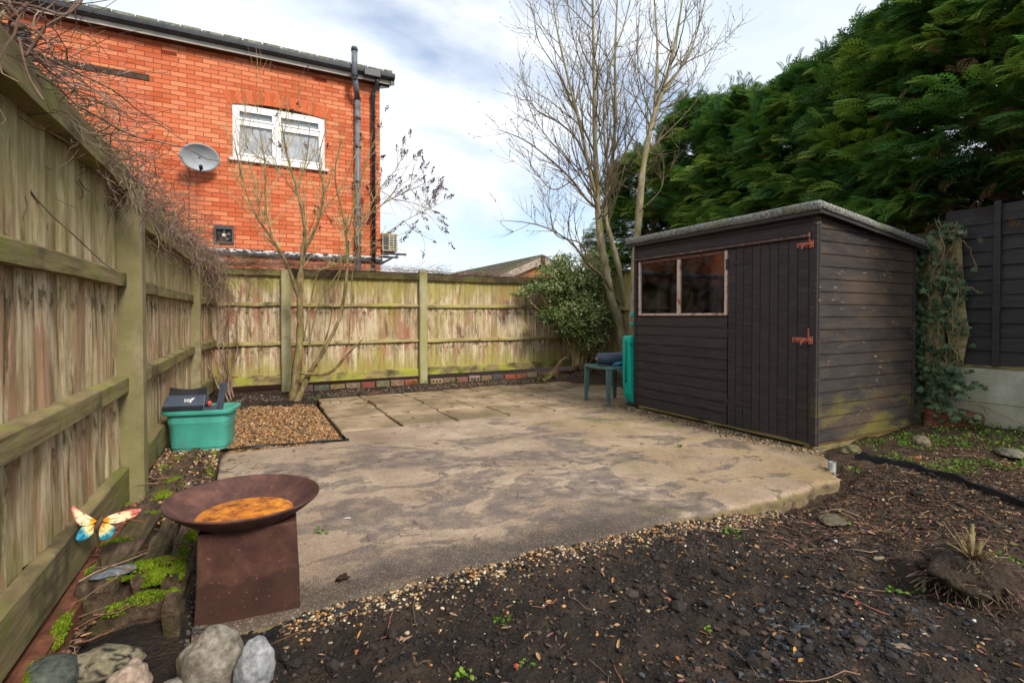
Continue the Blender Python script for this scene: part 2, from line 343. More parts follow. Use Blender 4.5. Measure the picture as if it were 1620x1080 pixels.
M['rust'] = mk_rust('rusted steel', (.032, .013, .010), (.070, .027, .018), (.125, .052, .032), True)
M['rust_bowl'] = mk_rust('rusted bowl', (.036, .017, .015), (.085, .037, .030), (.165, .075, .052))
M['rust_bright'] = mk_rust('bright rust', (.22, .06, .008), (.55, .17, .012), (.72, .28, .02))
def mk_water():
    t = T('rusty water', .08, .5); t.col(t.ramp(t.noise(20, 8, rough=.75), [(.38, (.09, .035, .015)), (.46, (.40, .12, .010)), (.62, (.80, .30, .02))]))
    t.b.inputs['Coat Weight'].default_value = .3; t.rough(t.ramp(t.noise(5, 3), [(.3, .12), (.7, .5)])); return t.mt
M['water'] = mk_water()
M['teal_bin'] = simple('teal box plastic', (.06, .33, .26), .5, .4, .18, 6, .1, dirt=(.07, .26, .20))
M['teal'] = simple('bright teal plastic', (.0, .38, .28), .45, .4, .12, 5, .05)
M['table_green'] = simple('faded green plastic', (.085, .16, .15), .6, .3, .3, 9, .1)
M['blue'] = simple('blue nozzle', (.01, .12, .22), .35, .5, .2, 20, 0)
M['black'] = simple('matt black metal', (.010, .011, .014), .45, .4, .3, 12, .05)
M['slate_metal'] = simple('dark grey metal', (.05, .065, .095), .45, .4, .2, 12, .05)
M['white'] = simple('white print', (.7, .7, .7), .6, .3, .05, 5, 0)
M['red'] = simple('red cap', (.6, .07, .05), .4, .4, .1, 5, 0)
M['pipe_stub'] = simple('grey plastic pipe', (.22, .23, .22), .5, .4, .3, 18, .1, dirt=(.12, .10, .07))
M['liner'] = simple('black plastic edging', (.012, .013, .015), .5, .4, .4, 14, .3)
def mk_sleeper():
    t = T('rotten sleeper', .9, .2); r = t.attr()
    v = t.sc(t.P, (1, .13, 1)); g = t.noise(30, 7, v, .7)
    c = t.ramp(g, [(.32, (.022, .015, .010)), (.5, (.075, .05, .032)), (.7, (.17, .12, .08))])
    c = t.mix(t.m('MULTIPLY', t.step(t.noise(5, 6), .5, .62), .5), c, (.09, .085, .025))
    t.col(c); t.bump(g, 1., .02); return t.mt
M['sleeper'] = mk_sleeper()
M['redwood'] = simple('red brown timber', (.15, .055, .03), .85, .2, .5, 16, .8, dirt=(.06, .04, .02))

# ------------------------------------------------------------------ mesh builder
def wloc(o):
    v = Vector((0, 0, 0))
    while o is not None: v += o.location; o = o.parent
    return v
def meta(o, label=None, cat=None, group=None, kind=None):
    if label: o['label'] = label
    if cat: o['category'] = cat
    if group: o['group'] = group
    if kind: o['kind'] = kind
    return o
def thing(name, label, cat, loc=(0, 0, 0), group=None):
    o = bpy.data.objects.new(name, None); sc.collection.objects.link(o); o.location = loc; o.empty_display_size = .1
    return meta(o, label, cat, group)
class MB:
    def __init__(s): s.v = []; s.f = []; s.r = []; s.c = []; s.cr = 0.5; s.cc = (.5, .5, .5)
    def add(s, vs, fs):
        b = len(s.v); s.v += [tuple(v) for v in vs]; s.f += [tuple(i + b for i in f) for f in fs]
        s.r += [s.cr] * len(vs); s.c += [s.cc] * len(vs)
    def box(s, lo, hi, rot=None, bev=0):
        x0, y0, z0 = lo; x1, y1, z1 = hi
        vs = [Vector(p) for p in [(x0, y0, z0), (x1, y0, z0), (x1, y1, z0), (x0, y1, z0), (x0, y0, z1), (x1, y0, z1), (x1, y1, z1), (x0, y1, z1)]]
        if rot is not None:
            c = (Vector(lo) + Vector(hi)) / 2; vs = [rot @ (v - c) + c for v in vs]
        s.add(vs, [(0, 3, 2, 1), (4, 5, 6, 7), (0, 1, 5, 4), (1, 2, 6, 5), (2, 3, 7, 6), (3, 0, 4, 7)])
    def prism(s, poly, ax, a, b):
        """poly 2-D outline in the plane normal to axis ax, swept from a to b"""
        n = len(poly); vs = []
        for t in (a, b):
            for p in poly:
                q = list(p); q.insert(ax, t); vs.append(q)
        s.add(vs, [tuple(range(n))[::-1], tuple(range(n, 2 * n))] + [(i, (i + 1) % n, n + (i + 1) % n, n + i) for i in range(n)])
    def hexa(s, a, b):   # two quads (4 corners each)
        s.add(list(a) + list(b), [(3, 2, 1, 0), (4, 5, 6, 7), (0, 1, 5, 4), (1, 2, 6, 5), (2, 3, 7, 6), (3, 0, 4, 7)])
    def tube(s, pts, rad, n=6, cap=True):
        pts = [Vector(p) for p in pts]; k = len(pts)
        if not hasattr(rad, '__len__'): rad = [rad] * k
        vs = []; up = Vector((.13, .21, .97))
        for i, p in enumerate(pts):
            d = (pts[min(i + 1, k - 1)] - pts[max(i - 1, 0)])
            if d.length < 1e-9: d = Vector((0, 0, 1))
            d.normalize(); u = d.cross(up)
            if u.length < .15: u = d.cross(Vector((1, .1, 0)))
            u.normalize(); w_ = d.cross(u)
            for j in range(n):
                a = 2 * math.pi * j / n; vs.append(p + (u * math.cos(a) + w_ * math.sin(a)) * rad[i])
        fs = [(i * n + j, i * n + (j + 1) % n, (i + 1) * n + (j + 1) % n, (i + 1) * n + j) for i in range(k - 1) for j in range(n)]
        if cap: fs += [tuple(range(n))[::-1], tuple(range((k - 1) * n, k * n))]
        s.add(vs, fs)
    def lathe(s, prof, n=24, mat=None, close=False):
        vs = []
        for r_, z in prof:
            for j in range(n):
                a = 2 * math.pi * j / n; v = Vector((r_ * math.cos(a), r_ * math.sin(a), z)); vs.append(mat @ v if mat else v)
        k = len(prof); fs = [(i * n + j, i * n + (j + 1) % n, (i + 1) * n + (j + 1) % n, (i + 1) * n + j) for i in range(k - 1) for j in range(n)]
        if close: fs += [tuple(range(n))[::-1], tuple(range((k - 1) * n, k * n))]
        s.add(vs, fs)
    def grid(s, fn, nu, nv):
        vs = [fn(i / (nu - 1), j / (nv - 1)) for j in range(nv) for i in range(nu)]
        s.add(vs, [(j * nu + i, j * nu + i + 1, (j + 1) * nu + i + 1, (j + 1) * nu + i) for j in range(nv - 1) for i in range(nu - 1)])
    def build(s, name, mat, parent=None, smooth=False, label=None):
        o = mesh_np(name, np.array(s.v, dtype=np.float32), s.f, mat, parent, smooth, np.array(s.r, dtype=np.float32), np.array(s.c, dtype=np.float32))
        if label: o['label'] = label
        return o
def mesh_np(name, V, Fc, mat, parent=None, smooth=False, rnd=None, col=None):
    off = np.array(wloc(parent)) if parent is not None else np.zeros(3)
    me = bpy.data.meshes.new(name); V = np.asarray(V, dtype=np.float32) - off.astype(np.float32)
    me.vertices.add(len(V)); me.vertices.foreach_set('co', V.ravel())
    if isinstance(Fc, np.ndarray):
        k = Fc.shape[1]; nf = len(Fc); li = Fc.ravel().astype(np.int32); ls = np.arange(nf, dtype=np.int32) * k
    else:
        ln = np.array([len(f) for f in Fc], dtype=np.int32); nf = len(Fc); ls = np.concatenate([[0], np.cumsum(ln)[:-1]]).astype(np.int32)
        li = np.array([i for f in Fc for i in f], dtype=np.int32)
    me.loops.add(len(li)); me.loops.foreach_set('vertex_index', li)
    me.polygons.add(nf); me.polygons.foreach_set('loop_start', ls)
    me.polygons.foreach_set('use_smooth', np.full(nf, smooth, dtype=bool))
    me.update(calc_edges=True)
    if rnd is not None:
        a = me.attributes.new('rnd', 'FLOAT', 'POINT'); a.data.foreach_set('value', rnd.astype(np.float32))
    if col is not None:
        a = me.attributes.new('col', 'FLOAT_COLOR', 'POINT'); a.data.foreach_set('color', np.concatenate([col, np.ones((len(col), 1))], 1).astype(np.float32).ravel())
    me.materials.append(mat)
    o = bpy.data.objects.new(name, me); sc.collection.objects.link(o)
    if parent is not None: o.parent = parent
    return o
def bevel(o, w_=.004, seg=2, ang=35):
    m = o.modifiers.new('bevel', 'BEVEL'); m.width = w_; m.segments = seg; m.limit_method = 'ANGLE'; m.angle_limit = R(ang); return o

def ico(sub):
    bm = bmesh.new(); bmesh.ops.create_icosphere(bm, subdivisions=sub, radius=1)
    V = np.array([v.co[:] for v in bm.verts]); Fc = np.array([[v.index for v in f.verts] for f in bm.faces]); bm.free(); return V, Fc
OCT = (np.array([(1, 0, 0), (-.9, .2, 0), (.1, 1, .1), (-.2, -.8, .2), (.5, .5, .6), (-.4, .2, .8), (.3, -.6, -.7), (-.2, .4, -.8)], float), None)
bm_ = bmesh.new(); [bm_.verts.new(v) for v in OCT[0]]; bmesh.ops.convex_hull(bm_, input=bm_.verts); bmesh.ops.triangulate(bm_, faces=bm_.faces); bm_.verts.index_update(); OCT = (np.array([v.co[:] for v in bm_.verts]), np.array([[v.index for v in f.verts] for f in bm_.faces])); bm_.free()
ICO1 = ico(1); ICO2 = ico(2); ICO4 = ico(4)
def rots(n, rs, tilt=math.pi):
    a = rs.rand(n) * 2 * math.pi; b = (rs.rand(n) - .5) * 2 * tilt; c = rs.rand(n) * 2 * math.pi
    ca, sa, cb, sb, cc, sc_ = np.cos(a), np.sin(a), np.cos(b), np.sin(b), np.cos(c), np.sin(c)
    Z = np.zeros(n); O = np.ones(n)
    A = np.stack([np.stack([ca, -sa, Z], -1), np.stack([sa, ca, Z], -1), np.stack([Z, Z, O], -1)], 1)
    B = np.stack([np.stack([O, Z, Z], -1), np.stack([Z, cb, -sb], -1), np.stack([Z, sb, cb], -1)], 1)
    Cc = np.stack([np.stack([cc, -sc_, Z], -1), np.stack([sc_, cc, Z], -1), np.stack([Z, Z, O], -1)], 1)
    return A @ B @ Cc
def instance(tv, tf, P, Rm, S):
    """merge n copies of a template: P (n,3), Rm (n,3,3), S (n,3)"""
    n = len(P); V = tv[None] * S[:, None, :]; V = np.einsum('nij,nkj->nki', Rm, V) + P[:, None, :]
    Fc = tf[None] + (np.arange(n) * len(tv))[:, None, None]
    return V.reshape(-1, 3), Fc.reshape(-1, tf.shape[1])

# ================================================================== GROUND
def soil_z(X, Y):
    X = np.asarray(X, float); Y = np.asarray(Y, float)
    z = -.005 + fbm(X * 1.5, Y * 1.5, 3) * .05
    near = sstep(Y, 3.0, 2.0)
    right = sstep(X, 2.1, 3.0) * sstep(X, 3.9, 3.4) * sstep(Y, 1.3, 1.7)
    z = z * (1 - .3 * near) + near * (-.015 - .085 * right + fbm(X * 5, Y * 5, 5) * .075 + fbm(X * 22, Y * 22, 3) * .030)
    z = z + near * (.035 * np.exp(-((Y - 2.0) / .12) ** 2) * sstep(X, 2.4, 1.9) * sstep(X, .5, .9))
    z = z + near * .05 * np.exp(-(((X - 1.7) / .45) ** 2 + ((Y - .95) / .25) ** 2))           # ash heap
    inslab = sstep(X, -.22, -.12) * sstep(X, 4.9, 4.6) * sstep(Y, 2.03, 2.1) * sstep(Y, 7.3, 7.2)
    z = z * (1 - inslab) + inslab * (-.09)
    back = sstep(Y, 7.2, 7.5); z = z * (1 - back) + back * (.02 + .03 * sstep(Y, 7.5, 7.9) + fbm(X * 6, Y * 6, 4) * .04)
    corner = np.exp(-(((X - 5.5) / .6) ** 2 + ((Y - 7.3) / .7) ** 2)); z = z + corner * .11
    gb = sstep(X, .82, .76) * sstep(Y, 4.66, 4.72) * (1 - back); z = z * (1 - gb) + gb * (-.006 + fbm(X * 4, Y * 4, 3) * .02)
    rr = sstep(X, 3.75, 4.1) * sstep(Y, 2.75, 2.5); z = z * (1 - rr) + rr * (.015 + .09 * sstep(X, 5, 6) + fbm(X * 3, Y * 3, 4) * .07 + fbm(X * 18, Y * 18, 3) * .025)
    led = sstep(X, -.16, -.24) * sstep(Y, 4.75, 4.5); z = z * (1 - led) + led * (.0 + .05 * sstep(X, -.2, -.5) * sstep(Y, 2.2, 2.8) + fbm(X * 9, Y * 9, 4) * .04)
    return z
def axis(a, segs):
    out = []
    for lo, hi, st in segs: out += list(np.arange(lo, hi, st))
    return np.array(out)
gxs = axis(0, [(-90, -10, 20), (-10, -2, 2), (-2, -1, .25), (-1, 3.2, .013), (3.2, 6.2, .022), (6.2, 8, .3), (8, 20, 3), (20, 121, 20)])
gys = axis(0, [(-60, -4, 14), (-4, .2, .6), (.2, 2.5, .013), (2.5, 8, .035), (8, 10, .4), (10, 22, 3), (22, 143, 20)])
GX, GY = np.meshgrid(gxs, gys); GZ = soil_z(GX, GY)
nx, ny = len(gxs), len(gys); idx = np.arange(nx * ny).reshape(ny, nx)
GF = np.stack([idx[:-1, :-1], idx[:-1, 1:], idx[1:, 1:], idx[1:, :-1]], -1).reshape(-1, 4)
g = mesh_np('ground', np.stack([GX, GY, GZ], -1).reshape(-1, 3), GF, M['soil'], smooth=True); g['kind'] = 'structure'
g['label'] = 'dark bare garden soil'

# concrete slab, worn front edge
def slab():
    xs = axis(0, [(-.17, 5.0, .02)]); ys = np.concatenate([np.arange(2.05, 2.45, .016), np.arange(2.45, 5.06, .045), [5.05]])
    X, Y = np.meshgrid(xs, ys); e = np.clip((2.45 - Y) / .4, 0, 1)
    Y = Y + e * (fbm(X * 3, X * 0 + 2, 5) * .10 + fbm(X * 19, X * 0 + 7, 4) * .035)
    Z = fbm(X * 2, Y * 2, 3) * .006 + fbm(X * 30, Y * 30, 2) * .002
    d = np.clip(1 - (Y - Y[0:1]) / (.018 + .05 * np.clip(vnoise(X * 9, X * 0) - .4, 0, 1)), 0, 1); Z = Z - d ** 1.2 * (.006 + .035 * np.clip(vnoise(X * 14, X * 0 + 4) - .45, 0, 1))
    cut = ((X < .8) & (Y > 4.66)) | ((X > 3.55) & (Y < 2.06 + (X - 3.55) * .75))
    ny_, nx_ = X.shape; top = np.stack([X, Y, Z], -1).reshape(-1, 3); ii = np.arange(nx_ * ny_).reshape(ny_, nx_)
    Fq = np.stack([ii[:-1, :-1], ii[:-1, 1:], ii[1:, 1:], ii[1:, :-1]], -1)
    Fq = Fq[~cut[:-1, :-1]].reshape(-1, 4)
    # front face, three rows down
    edge_x = X[0] <= 3.56; e0 = ii[0][edge_x]; diag = [ii[np.argmax(~cut[:, j]), j] for j in range(nx_) if X[0, j] > 3.56]; e0 = np.concatenate([e0, np.array(diag)]); rows = [e0]; V = top
    for k in range(1, 6):
        f = top[e0].copy(); f[:, 2] -= .028 * k + .004; f[:, 1] += fbm(f[:, 0] * 26, np.full(nx_, k * 1.7), 4) * .05 + .004 * k - .006
        rows.append(np.arange(len(V), len(V) + nx_)); V = np.concatenate([V, f])
    for a, b in zip(rows[:-1], rows[1:]): Fq = np.concatenate([Fq, np.stack([b[:-1], b[1:], a[1:], a[:-1]], -1)])
    # left side
    l = ii[:, 0]; f = top[l].copy(); f[:, 2] -= .12; n0 = len(V); V = np.concatenate([V, f]); r_ = np.arange(n0, n0 + ny_)
    Fq = np.concatenate([Fq, np.stack([l[:-1], l[1:], r_[1:], r_[:-1]], -1)])
    o = mesh_np('concrete_slab', V, Fq, M['slab'], smooth=True); o['kind'] = 'structure'; o['label'] = 'stained concrete slab in front of the shed'
slab()
def paving():
    mb = MB(); ys = [5.06, 5.72, 6.32, 6.87, 7.30]
    for j in range(4):
        x = .80 + [0, .0, .02, 0][j]
        while x < 5.3:
            wd = .6 if rng.random() < .75 else .45
            if x + wd > 5.35: wd = 5.4 - x
            g_ = .011; mb.cr = rng.random(); t = .004 + rng.uniform(-.005, .006); tx = rng.uniform(-.005, .005); ty = rng.uniform(-.005, .005)
            x0, x1, y0, y1 = x + g_, x + wd - g_, ys[j] + g_, ys[j + 1] - g_
            if x < 1 and j == 3: x0 += .05
            b = .010; lo = -.05
            c = [(x0, y0, t - tx - ty), (x1, y0, t + tx - ty), (x1, y1, t + tx + ty), (x0, y1, t - tx + ty)]
            ci = [(x0 + b, y0 + b), (x1 - b, y0 + b), (x1 - b, y1 - b), (x0 + b, y1 - b)]
            n = len(mb.v)
            mb.add([(p[0], p[1], lo) for p in c] + [(p[0], p[1], p[2] - .008) for p in c] + [(q[0], q[1], p[2]) for p, q in zip(c, ci)],
                   [(i, (i + 1) % 4, 4 + (i + 1) % 4, 4 + i) for i in range(4)] + [(4 + i, 4 + (i + 1) % 4, 8 + (i + 1) % 4, 8 + i) for i in range(4)] + [(8, 9, 10, 11)])
            x += wd
    o = mb.build('paving', M['paving']); o['kind'] = 'structure'; o['label'] = 'square paving flags laid before the back fence'
paving()

# ================================================================== FENCES
def fence_bay(root, A, B, z0, z1, matb, boardw=.09, thick=.016, out=(0, 0), wob=.006, name='board_panel', label=None, warp=.02):
    """feather-edge boards from A to B (xy); out = unit vector towards the garden"""
    A = Vector((*A, 0)); B = Vector((*B, 0)); d = B - A; Lh = d.length; d.normalize(); o = Vector((*out, 0))
    mb = MB(); s = 0
    while s < Lh - .01:
        bw = min(boardw * rng.uniform(.72, 1.25), Lh - s); mb.cr = rng.random()
        p = A + d * s; q = A + d * min(s + bw + .004, Lh); za = z0 + rng.uniform(-.012, .01); zb = z1 + rng.uniform(-.015, .012)
        k1 = rng.uniform(-wob, wob); k2 = rng.uniform(-wob, wob); cup = rng.uniform(.0, .008)
        mid = (p + q) / 2; n = 6; vs = []
        for t in range(n + 1):
            z = za + (zb - za) * t / n; kk = k1 + (k2 - k1) * t / n + .004 * math.sin(z * 5 + s * 9)
            for P_, oo in ((p, -.006), (mid, cup + .003), (q, .011), (q, -.016), (p, -.018)):
                v = P_ + o * (oo + kk); vs.append((v.x, v.y, z))
        fs = [(t * 5 + i, t * 5 + (i + 1) % 5, (t + 1) * 5 + (i + 1) % 5, (t + 1) * 5 + i) for t in range(n) for i in range(5)]
        fs += [(0, 1, 2, 3, 4), tuple(n * 5 + i for i in (4, 3, 2, 1, 0))]
        mb.add(vs, fs); s += bw
    ob = mb.build(name, matb, root); 
    if label: ob['label'] = label
    return ob
def rail(root, A, B, za, zb, h, dpt, out, mat, off=.008, name='rail', tri=False, segs=14):
    A = Vector((*A, 0)); B = Vector((*B, 0)); o = Vector((*out, 0)); mb = MB(); mb.cr = rng.random()
    vs = []; sd_ = rng.random() * 50
    for i in range(segs + 1):
        t = i / segs; P_ = A.lerp(B, t); z = za + (zb - za) * t + mn.noise((t * 3 + sd_, 0, 0)) * .008
        w1 = mn.noise((t * 9 + sd_, 3, 0)) * .004; w2 = mn.noise((t * 9 + sd_, 9, 0)) * .004
        pr = [(off, z), (off + dpt + w1, z + (.012 if tri else .002) + w2), (off + dpt + w2, z + h - .006 + w1), (off + dpt * .9, z + h + w2), (off, z + h + (.010 if not tri else .014))]
        for oo, zz in pr: v = P_ + o * oo; vs.append((v.x, v.y, zz))
    fs = [(t * 5 + i, t * 5 + (i + 1) % 5, (t + 1) * 5 + (i + 1) % 5, (t + 1) * 5 + i) for t in range(segs) for i in range(5)]
    fs += [(0, 1, 2, 3, 4), tuple(segs * 5 + i for i in (4, 3, 2, 1, 0))]
    mb.add(vs, fs); return mb.build(name, mat, root)
def conc_post(root, x, y, w_, d_, z0, z1, mat, rz=0, lean=0, label=None):
    mb = MB(); b = .012; n = 12; vs = []
    prof = [(-w_ / 2, -d_ / 2 + b), (-w_ / 2 + b, -d_ / 2), (w_ / 2 - b, -d_ / 2), (w_ / 2, -d_ / 2 + b), (w_ / 2, d_ / 2), (-w_ / 2, d_ / 2)]
    for i in range(n + 1):
        t = i / n; z = z0 + (z1 - z0) * t
        for j, (px, py) in enumerate(prof):
            k = mn.noise((px * 30, z * 6, x * 3 + j)) * .003
            a, c = px + k, py + k; vs.append((x + a * math.cos(rz) - c * math.sin(rz) + lean * t, y + a * math.sin(rz) + c * math.cos(rz), z))
    m = 6; fs = [(i * m + j, i * m + (j + 1) % m, (i + 1) * m + (j + 1) % m, (i + 1) * m + j) for i in range(n) for j in range(m)]
    # slightly weathered rounded top
    top = [(x + px * .8, y + py * .8, z1 + .012) for px, py in prof]; vs += [(a + lean, c, d) for a, c, d in top]
    b0 = n * m; fs += [(b0 + j, b0 + (j + 1) % m, b0 + m + (j + 1) % m, b0 + m + j) for j in range(m)] + [tuple(b0 + m + j for j in range(m))]
    mb.add(vs, fs); o = mb.build('post', mat, root)
    if label: o['label'] = label
    return o

LF = thing('closeboard_fence', 'tall green tinged timber fence along the left side with concrete posts', 'fence', (-.6, 3.4, 0))
pL = [(-.66, .30), (-.60, 3.42), (-.53, 6.58), (-.375, 7.93)]
outL = (1, 0)
for i, (x, y) in enumerate(pL[:3]):
    conc_post(LF, x + .045, y, .145 if i < 2 else .13, .12, -.1, [1.86, 1.80, 1.80][i], M['post_left'], 0)
def seg(a, b, m=.06):
    A = Vector(a); B = Vector(b); d = (B - A).normalized(); return tuple(A + d * m), tuple(B - d * m)
tops = [(1.74, 1.755), (1.62, 1.66), (1.66, 1.68)]
for i in range(3):
    A, B = seg(pL[i], pL[i + 1])
    fence_bay(LF, A, B, .30, tops[i][0] + .09, M['fence_left'], .105, out=outL, wob=.008)
    rail(LF, A, B, 1.235 + .01 * (i == 0), 1.255, .075, .045, outL, M['rail_left'])
    rail(LF, A, B, .70, .70, .08, .05, outL, M['rail_left'])
    rail(LF, A, B, tops[i][0], tops[i][1], .12 if i == 0 else .09, .065, outL, M['rail_left'], name='top_rail')
    rail(LF, A, B, .13, .13, .17, .045, outL, M['board_left'], name='gravel_board')
    rail(LF, A, B, -.05, -.05, .17, .02, outL, M['cap'], name='gravel_board')

BF = thing('closeboard_fence', 'pale timber back fence between concrete posts below the brick building', 'fence', (2.5, 7.9, 0))
pB = [(-.46, 7.93), (.52, 7.93), (2.5, 7.9), (5.42, 7.92)]
outB = (0, -1)
for (x, y), zt, zb in zip(pB[1:], (1.74, 1.80, 1.45), (-.1, -.1, -.1)):
    conc_post(BF, x, y - .05, .125, .10, zb, zt, M['post_back'])
conc_post(BF, 6.0, 7.86, .12, .1, -.1, 1.7, M['post_back'])
pB.append((6.0, 7.9))
for i in range(4):
    A, B = seg(pB[i], pB[i + 1], .055)
    fence_bay(BF, A, B, .27, 1.72, M['fence_back'], .082, out=outB, wob=.004)
    rail(BF, A, B, 1.225, 1.235, .048, .04, outB, M['rail_back'], tri=True)
    rail(BF, A, B, .675, .69, .05, .04, outB, M['rail_back'], tri=True)
    rail(BF, A, B, 1.66, 1.665, .09 if i else .085, .055, outB, M['rail_left'] if i == 0 else M['cap'], name='top_rail')
    rail(BF, A, B, [.14, .15, .17, .18][i], [.15, .16, .18, .18][i], .11, .03, outB, M['rail_low'], name='gravel_board')
# coping strip on top, overlapping boards
for i in range(1, 3):
    A, B = seg(pB[i], pB[i + 1], .0)
    rail(BF, A, B, 1.755, 1.755, .022, .07, outB, M['old_timber'], off=-.03, name='coping')

RF = thing('closeboard_fence', 'brown timber fence with concrete base board behind the bare tree', 'fence', (5.95, 6.5, 0))
pR = [(6.0, 7.85), (5.98, 6.1), (5.96, 4.3), (5.95, 2.48)]
for i in range(3):
    A, B = seg(pR[i], pR[i + 1], .05)
    fence_bay(RF, A, B, .42, 1.88, M['fence_back'], .12, out=(-1, 0))
    rail(RF, A, B, 1.86, 1.86, .05, .05, (-1, 0), M['cap'], name='top_rail')
    rail(RF, A, B, 1.2, 1.2, .05, .04, (-1, 0), M['rail_back'], name='rail')
    rail(RF, A, B, .12, .12, .3, .03, (-1, 0), M['gravel_board'], name='base_board')
for x, y in pR[1:3]: conc_post(RF, x - .03, y, .11, .11, -.1, 1.7, M['post_back'], R(90))

BK = thing('panel_fence', 'black boarded fence panels on pale concrete base boards beside the ivy', 'fence', (5.98, 1.5, 0))
def black_panel():
    ya, yb = 2.47, .55
    mb = MB(); z = .66; k = 0
    while z < 2.0:
        h = .155; mb.cr = rng.random(); w1 = rng.uniform(-.004, .004)
        n = 10; vs = []
        for i in range(n + 1):
            y = ya + (yb - ya) * i / n; zz = z + mn.noise((y * 2, k * 3.1, 0)) * .012
            vs += [(5.955, y, zz), (5.945 + w1, y, zz), (5.965 + w1, y, zz + h), (5.975, y, zz + h)]
        mb.add(vs, [(4 * i + a, 4 * i + (a + 1) % 4, 4 * (i + 1) + (a + 1) % 4, 4 * (i + 1) + a) for i in range(n) for a in range(4)]); z += .128; k += 1
    mb.build('board_panel', M['black_fence'], BK)
    for px in (1577,):
        p = gx(px, 450, 5.93); mb = MB(); mb.cr = .8; mb.box((5.915, p.y - .025, .655), (5.943, p.y + .025, 2.12)); bevel(mb.build('batten', M['black_fence'], BK), .003)
    mb = MB(); mb.cr = .2; mb.box((5.93, yb, .632), (6.0, ya, .655)); mb.build('batten', M['rail_left'], BK)
    for z0, z1, xx in ((.32, .63, 5.935), (.0, .315, 5.925)):
        mb = MB(); nn = 16; mb.grid(lambda u, v: (xx + mn.noise((u * 9, v * 3, z0)) * .004, ya + (yb - ya) * u, z0 + (z1 - z0) * v), nn, 5)
        mb.box((xx + .006, yb, z0), (xx + .055, ya, z1)); mb.build('base_board', M['gravel_board'], BK)
black_panel()
p_ = gx(1474, 600, 5.86)
conc_post(BK, 5.88, 2.50, .11, .11, -.1, 1.86, M['post_back'], R(90), label='ivy covered concrete post')
mb = MB(); mb.cr = .3; mb.box((5.86, 2.30, 1.855), (5.98, 2.46, 1.90)); bevel(mb.build('coping', M['gravel_board'], BK), .008)
# broad offcut board leaning beside the post
pts = [(5.90, 2.40, .66), (5.90, 2.30, .66), (5.90, 2.26, .95), (5.90, 2.29, 1.2), (5.90, 2.33, 1.85), (5.90, 2.44, 1.85)]
mb = MB(); mb.cr = .4; mb.prism([(p[1], p[2]) for p in pts], 0, 5.885, 5.912); wo_ = mb.build('board', M['rail_back'], BK, label='tan vertical board beside ivy covered post')

